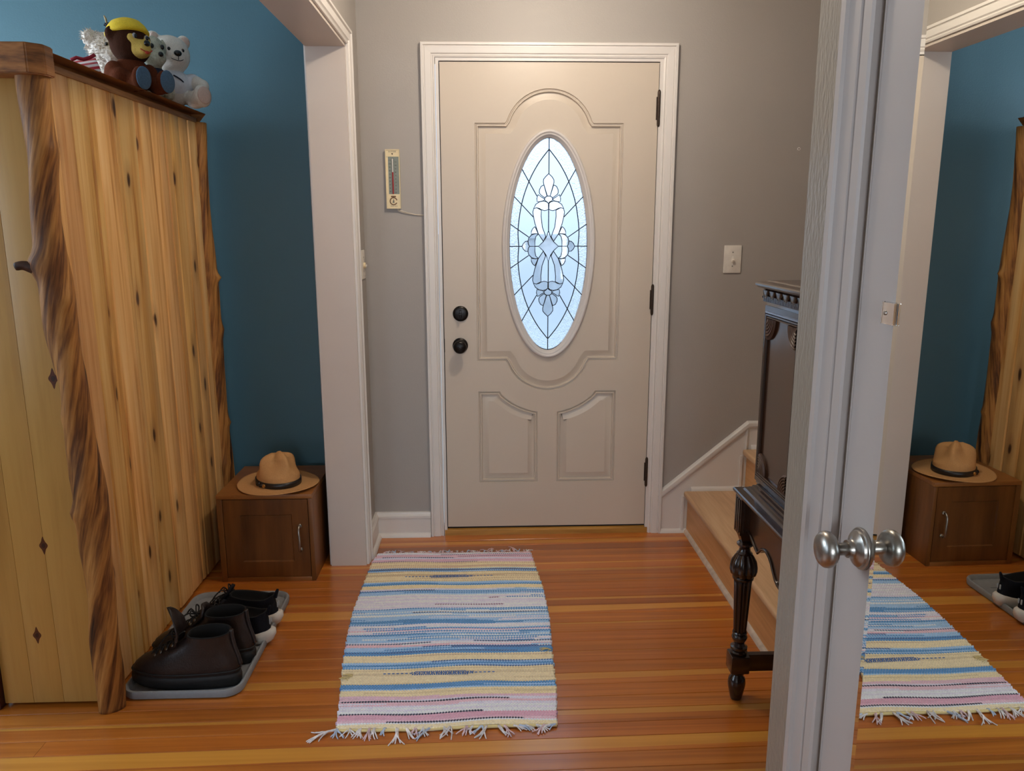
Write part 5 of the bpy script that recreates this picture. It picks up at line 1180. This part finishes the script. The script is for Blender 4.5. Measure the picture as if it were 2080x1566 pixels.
# brown bear sitting over the edge
bb = thing('teddy_bear', 'brown teddy bear with a pale muzzle and yellow cap on the wardrobe', 'teddy bear', (-1.190, 2.845, TW), math.radians(-36)); bb.scale = (0.90, 0.90, 0.92)
soft('body', [((0, 0, .065), (.060, .066, .070)), ((.0, -.070, .062), (.040, .034, .046)), ((.035, -.070, .045), (.040, .034, .036)), ((.0, .070, .070), (.036, .032, .046)), ((.070, -.035, .030), (.050, .034, .032)), ((.070, .060, .030), (.050, .034, .032)), ((.110, -.035, .040), (.024, .034, .044)), ((.110, .060, .040), (.024, .034, .042))], M_plush_b, bb)
soft('head', [((.004, 0, .170), (.068, .074, .070)), ((-.004, -.062, .198), (.020, .028, .030)), ((-.004, .062, .200), (.020, .026, .028))], M_plush_d, bb)
soft('muzzle', [((.050, .008, .155), (.034, .044, .036)), ((.046, -.022, .180), (.024, .024, .026)), ((.046, .030, .180), (.024, .024, .026)), ((.074, .010, .150), (.022, .028, .024))], M_plush_y, bb)
for s in (1, -1):
    blob('eye', (.0665, .006+s*.024, .192), (.0055, .008, .010), plain('eye_ring', (150, 150, 152), 0.3) if s > 0 else bpy.data.materials['eye_ring'], bb); blob('pupil', (.0695, .007+s*.023, .191), (.004, .0062, .008), M_nose, bb)
blob('nose', (.094, .012, .168), (.008, .012, .011), M_nose, bb)
bm = bmesh.new(); tube(bm, catmull([Vector((.090, -.014, .146)), Vector((.096, .004, .138)), Vector((.095, .018, .138)), Vector((.088, .034, .147))], 5), 0.0020, 6); ellipsoid(bm, (.0955, .009, .136), (.004, .009, .006), seg=10); link_obj('mouth', bm, M_mouth, bb, 'all')
for yy in (-.035, .060): blob('foot_pad', (.1290, yy, .040), (.007, .030, .040), M_denim, bb)
bm = bmesh.new(); lathe(bm, [(.074, .207), (.078, .214), (.075, .222), (.068, .236), (.052, .254), (.030, .264), (0, .267)], 28, Matrix.Translation((.040, 0, 0)) @ Matrix.Rotation(math.radians(-10), 4, 'Y') @ Matrix.Translation((-.012, 0, 0))); link_obj('cap', bm, M_yel, bb, 'all')
# fluffy cream bear behind
fb = thing('fluffy_bear', 'fluffy cream plush bear with a polka dot bow behind the brown bear', 'plush toy', (-1.320, 2.985, TW), math.radians(-50)); fb.scale = (0.80,)*3
soft('body', [((0, 0, .07), (.080, .085, .080)), ((.0, 0, .205), (.080, .085, .080)), ((0.0, .072, .268), (.026, .036, .036)), ((0.0, -.072, .250), (.026, .036, .036)), ((.050, 0, .185), (.045, .050, .045)), ((.055, -.070, .045), (.060, .045, .045)), ((.055, .070, .045), (.060, .045, .045))], M_plush_c, fb, 0.006, 3, 0.016)
bm = bmesh.new()
rf = random.Random(4)
for k in range(900):
    # tufts of pile
    u = rf.uniform(-1, 1); a = rf.uniform(0, 2*PI); s = math.sqrt(1-u*u); d = Vector((s*math.cos(a), s*math.sin(a), u))
    c, r = rf.choice([((0, 0, .07), (.080, .085, .080)), ((0, 0, .205), (.080, .085, .080)), ((0, 0, .205), (.080, .085, .080)), ((0, .072, .268), (.026, .036, .036)), ((0, -.072, .250), (.026, .036, .036)), ((.055, -.070, .045), (.060, .045, .045))])
    p = Vector(c)+Vector((d.x*r[0], d.y*r[1], d.z*r[2])); q = p + d*rf.uniform(.010, .020)+Vector((rf.uniform(-.006, .006), rf.uniform(-.006, .006), -.004))
    t = d.orthogonal().normalized()*.0028; t2 = d.cross(t)
    v = [bm.verts.new(p-d*.004+t), bm.verts.new(p-d*.004-t*.5+t2*.9), bm.verts.new(p-d*.004-t*.5-t2*.9), bm.verts.new(q)]
    for f in ((0, 1, 3), (1, 2, 3), (2, 0, 3)): bm.faces.new([v[i] for i in f])
tag(link_obj('pile', bm, M_plush_c, fb), kind='stuff')
blob('nose', (.092, 0, .195), (.010, .014, .011), M_nose, fb)
for s in (1, -1): blob('eye', (.070, s*.030, .222), (.007, .007, .008), M_nose, fb)
def polka():
    m, nt, p = new_mat('polka_ribbon'); L = nt.links; tc = N(nt, 'ShaderNodeTexCoord'); v = N(nt, 'ShaderNodeTexVoronoi'); v.inputs['Scale'].default_value = 170; v.inputs['Randomness'].default_value = 0.2
    L.new(tc.outputs['Object'], v.inputs['Vector']); r = ramp(nt, [(0.0, (190, 190, 196)), (0.30, (190, 190, 196)), (0.36, (20, 28, 60))]); L.new(v.outputs['Distance'], r.inputs[0]); L.new(r.outputs[0], p.inputs['Base Color']); p.inputs['Roughness'].default_value = 0.6; return m
M_polka = polka()
bm = bmesh.new()
for (c, e, w) in (((.01, .02, .262), (.0, .0, .325), .013), ((.01, .02, .262), (.02, .055, .275), .012), ((.0, .0, .322), (.012, -.01, .305), .010)):
    c = Vector(c); e = Vector(e); d = (e-c); sd = Vector((0, d.z, -d.y)).normalized()*w if abs(d.z)+abs(d.y) > 0 else Vector((0, w, 0))
    for off in (0.0, 0.004):
        q = [bm.verts.new(x+Vector((off, 0, 0))) for x in (c+sd*.4, c-sd*.4, e-sd, e+sd)]; bm.faces.new(q)
link_obj('polka_bow', bm, M_polka, fb)
bm = bmesh.new(); tube(bm, [Vector((.0, .0, .318)), Vector((.002, -.004, .340)), Vector((.004, -.010, .352))], [0.004, 0.005, 0.003], 8); link_obj('bow_tip', bm, plain('brass_tan', (170, 148, 108), 0.6), fb, 'all')
# grey plush squeezed between the two bears
gb = thing('grey_plush', 'small grey plush pup in a dark vest squeezed between the brown and white bears', 'plush toy', (-1.205, 3.078, TW), math.radians(-50)); gb.scale = (1.0, 1.0, 1.12)
soft('body', [((0, 0, .06), (.044, .040, .062)), ((.004, 0, .160), (.048, .040, .052)), ((.035, .004, .142), (.032, .028, .026)), ((-.006, .036, .180), (.014, .014, .028)), ((-.006, -.036, .180), (.014, .014, .028)), ((.05, .02, .03), (.045, .022, .026)), ((.05, -.02, .03), (.045, .022, .026))], M_plush_g, gb, 0.005, 4, 0.006)
soft('vest', [((.002, 0, .070), (.049, .046, .050))], M_navyc, gb, 0.006)
blob('nose', (.066, .004, .148), (.007, .009, .008), M_nose, gb)
for s in (1, -1): blob('eye', (.046, s*.018, .174), (.006, .007, .008), M_nose, gb)
# red and white striped sack left of the bears
def stripes():
    m, nt, p = new_mat('red_white_stripes'); L = nt.links; tc = N(nt, 'ShaderNodeTexCoord'); w = N(nt, 'ShaderNodeTexWave'); w.wave_type = 'BANDS'; w.bands_direction = 'Z'; w.inputs['Scale'].default_value = 16; w.inputs['Distortion'].default_value = 0.6
    L.new(tc.outputs['Object'], w.inputs['Vector']); r = ramp(nt, [(0.0, (186, 30, 48)), (0.48, (186, 30, 48)), (0.54, (232, 222, 220))]); L.new(w.outputs[0], r.inputs[0]); L.new(r.outputs[0], p.inputs['Base Color']); p.inputs['Roughness'].default_value = 0.55; return m
M_str = stripes()
sb = thing('striped_pouch', 'small red and white striped fabric pouch at the left of the plush toys', 'pouch', (-1.215, 2.600, TW), math.radians(25)); sb.scale = (0.78,)*3; sb.rotation_euler = (0.0, math.radians(-14), math.radians(25))
bm = bmesh.new(); box(bm, -.045, .045, -.040, .040, .0, .075, .014, 3)
for v in bm.verts: v.co.x += .10*(v.co.z)*0.3; v.co.z += .018*math.sin(v.co.y*40)*(1 if v.co.z > .05 else 0)
link_obj('pouch_body', bm, M_str, sb, 'all')
bm = bmesh.new(); tube(bm, [Vector((-.045+.0225*k, -.040 if k < 5 else .04, .080+.006*math.sin(k*2))) for k in range(5)], 0.007, 8); link_obj('pouch_rim', bm, plain('dark_red_cloth', (150, 20, 44), 0.7), sb, 'all')

# ================================================================== OUTSIDE, ground and wall added for the oval glass to refract
out = struct(boxes('backdrop_ground', [(-6, 6, 3.56, 14, -0.22, -0.12)], plain('backdrop_concrete', (224, 220, 214), 0.8)))  # pale ground added to brighten the lower door glass
gw = thing('backdrop_wall', 'pale grey wall added outside for the front door glass to refract', 'wall', (0, 12, -0.12))  # wall added to give the clear bevels tonal contrast
boxes('wall_body', [(-5, 5, -0.1, 0.1, 0, 1.34)], plain('grey_render', (184, 186, 190), 0.8, nscale=8, namp=0.1), gw)
boxes('coping', [(-5.05, 5.05, -0.15, 0.15, 1.34, 1.40)], plain('coping_stone', (190, 192, 196), 0.8), gw)
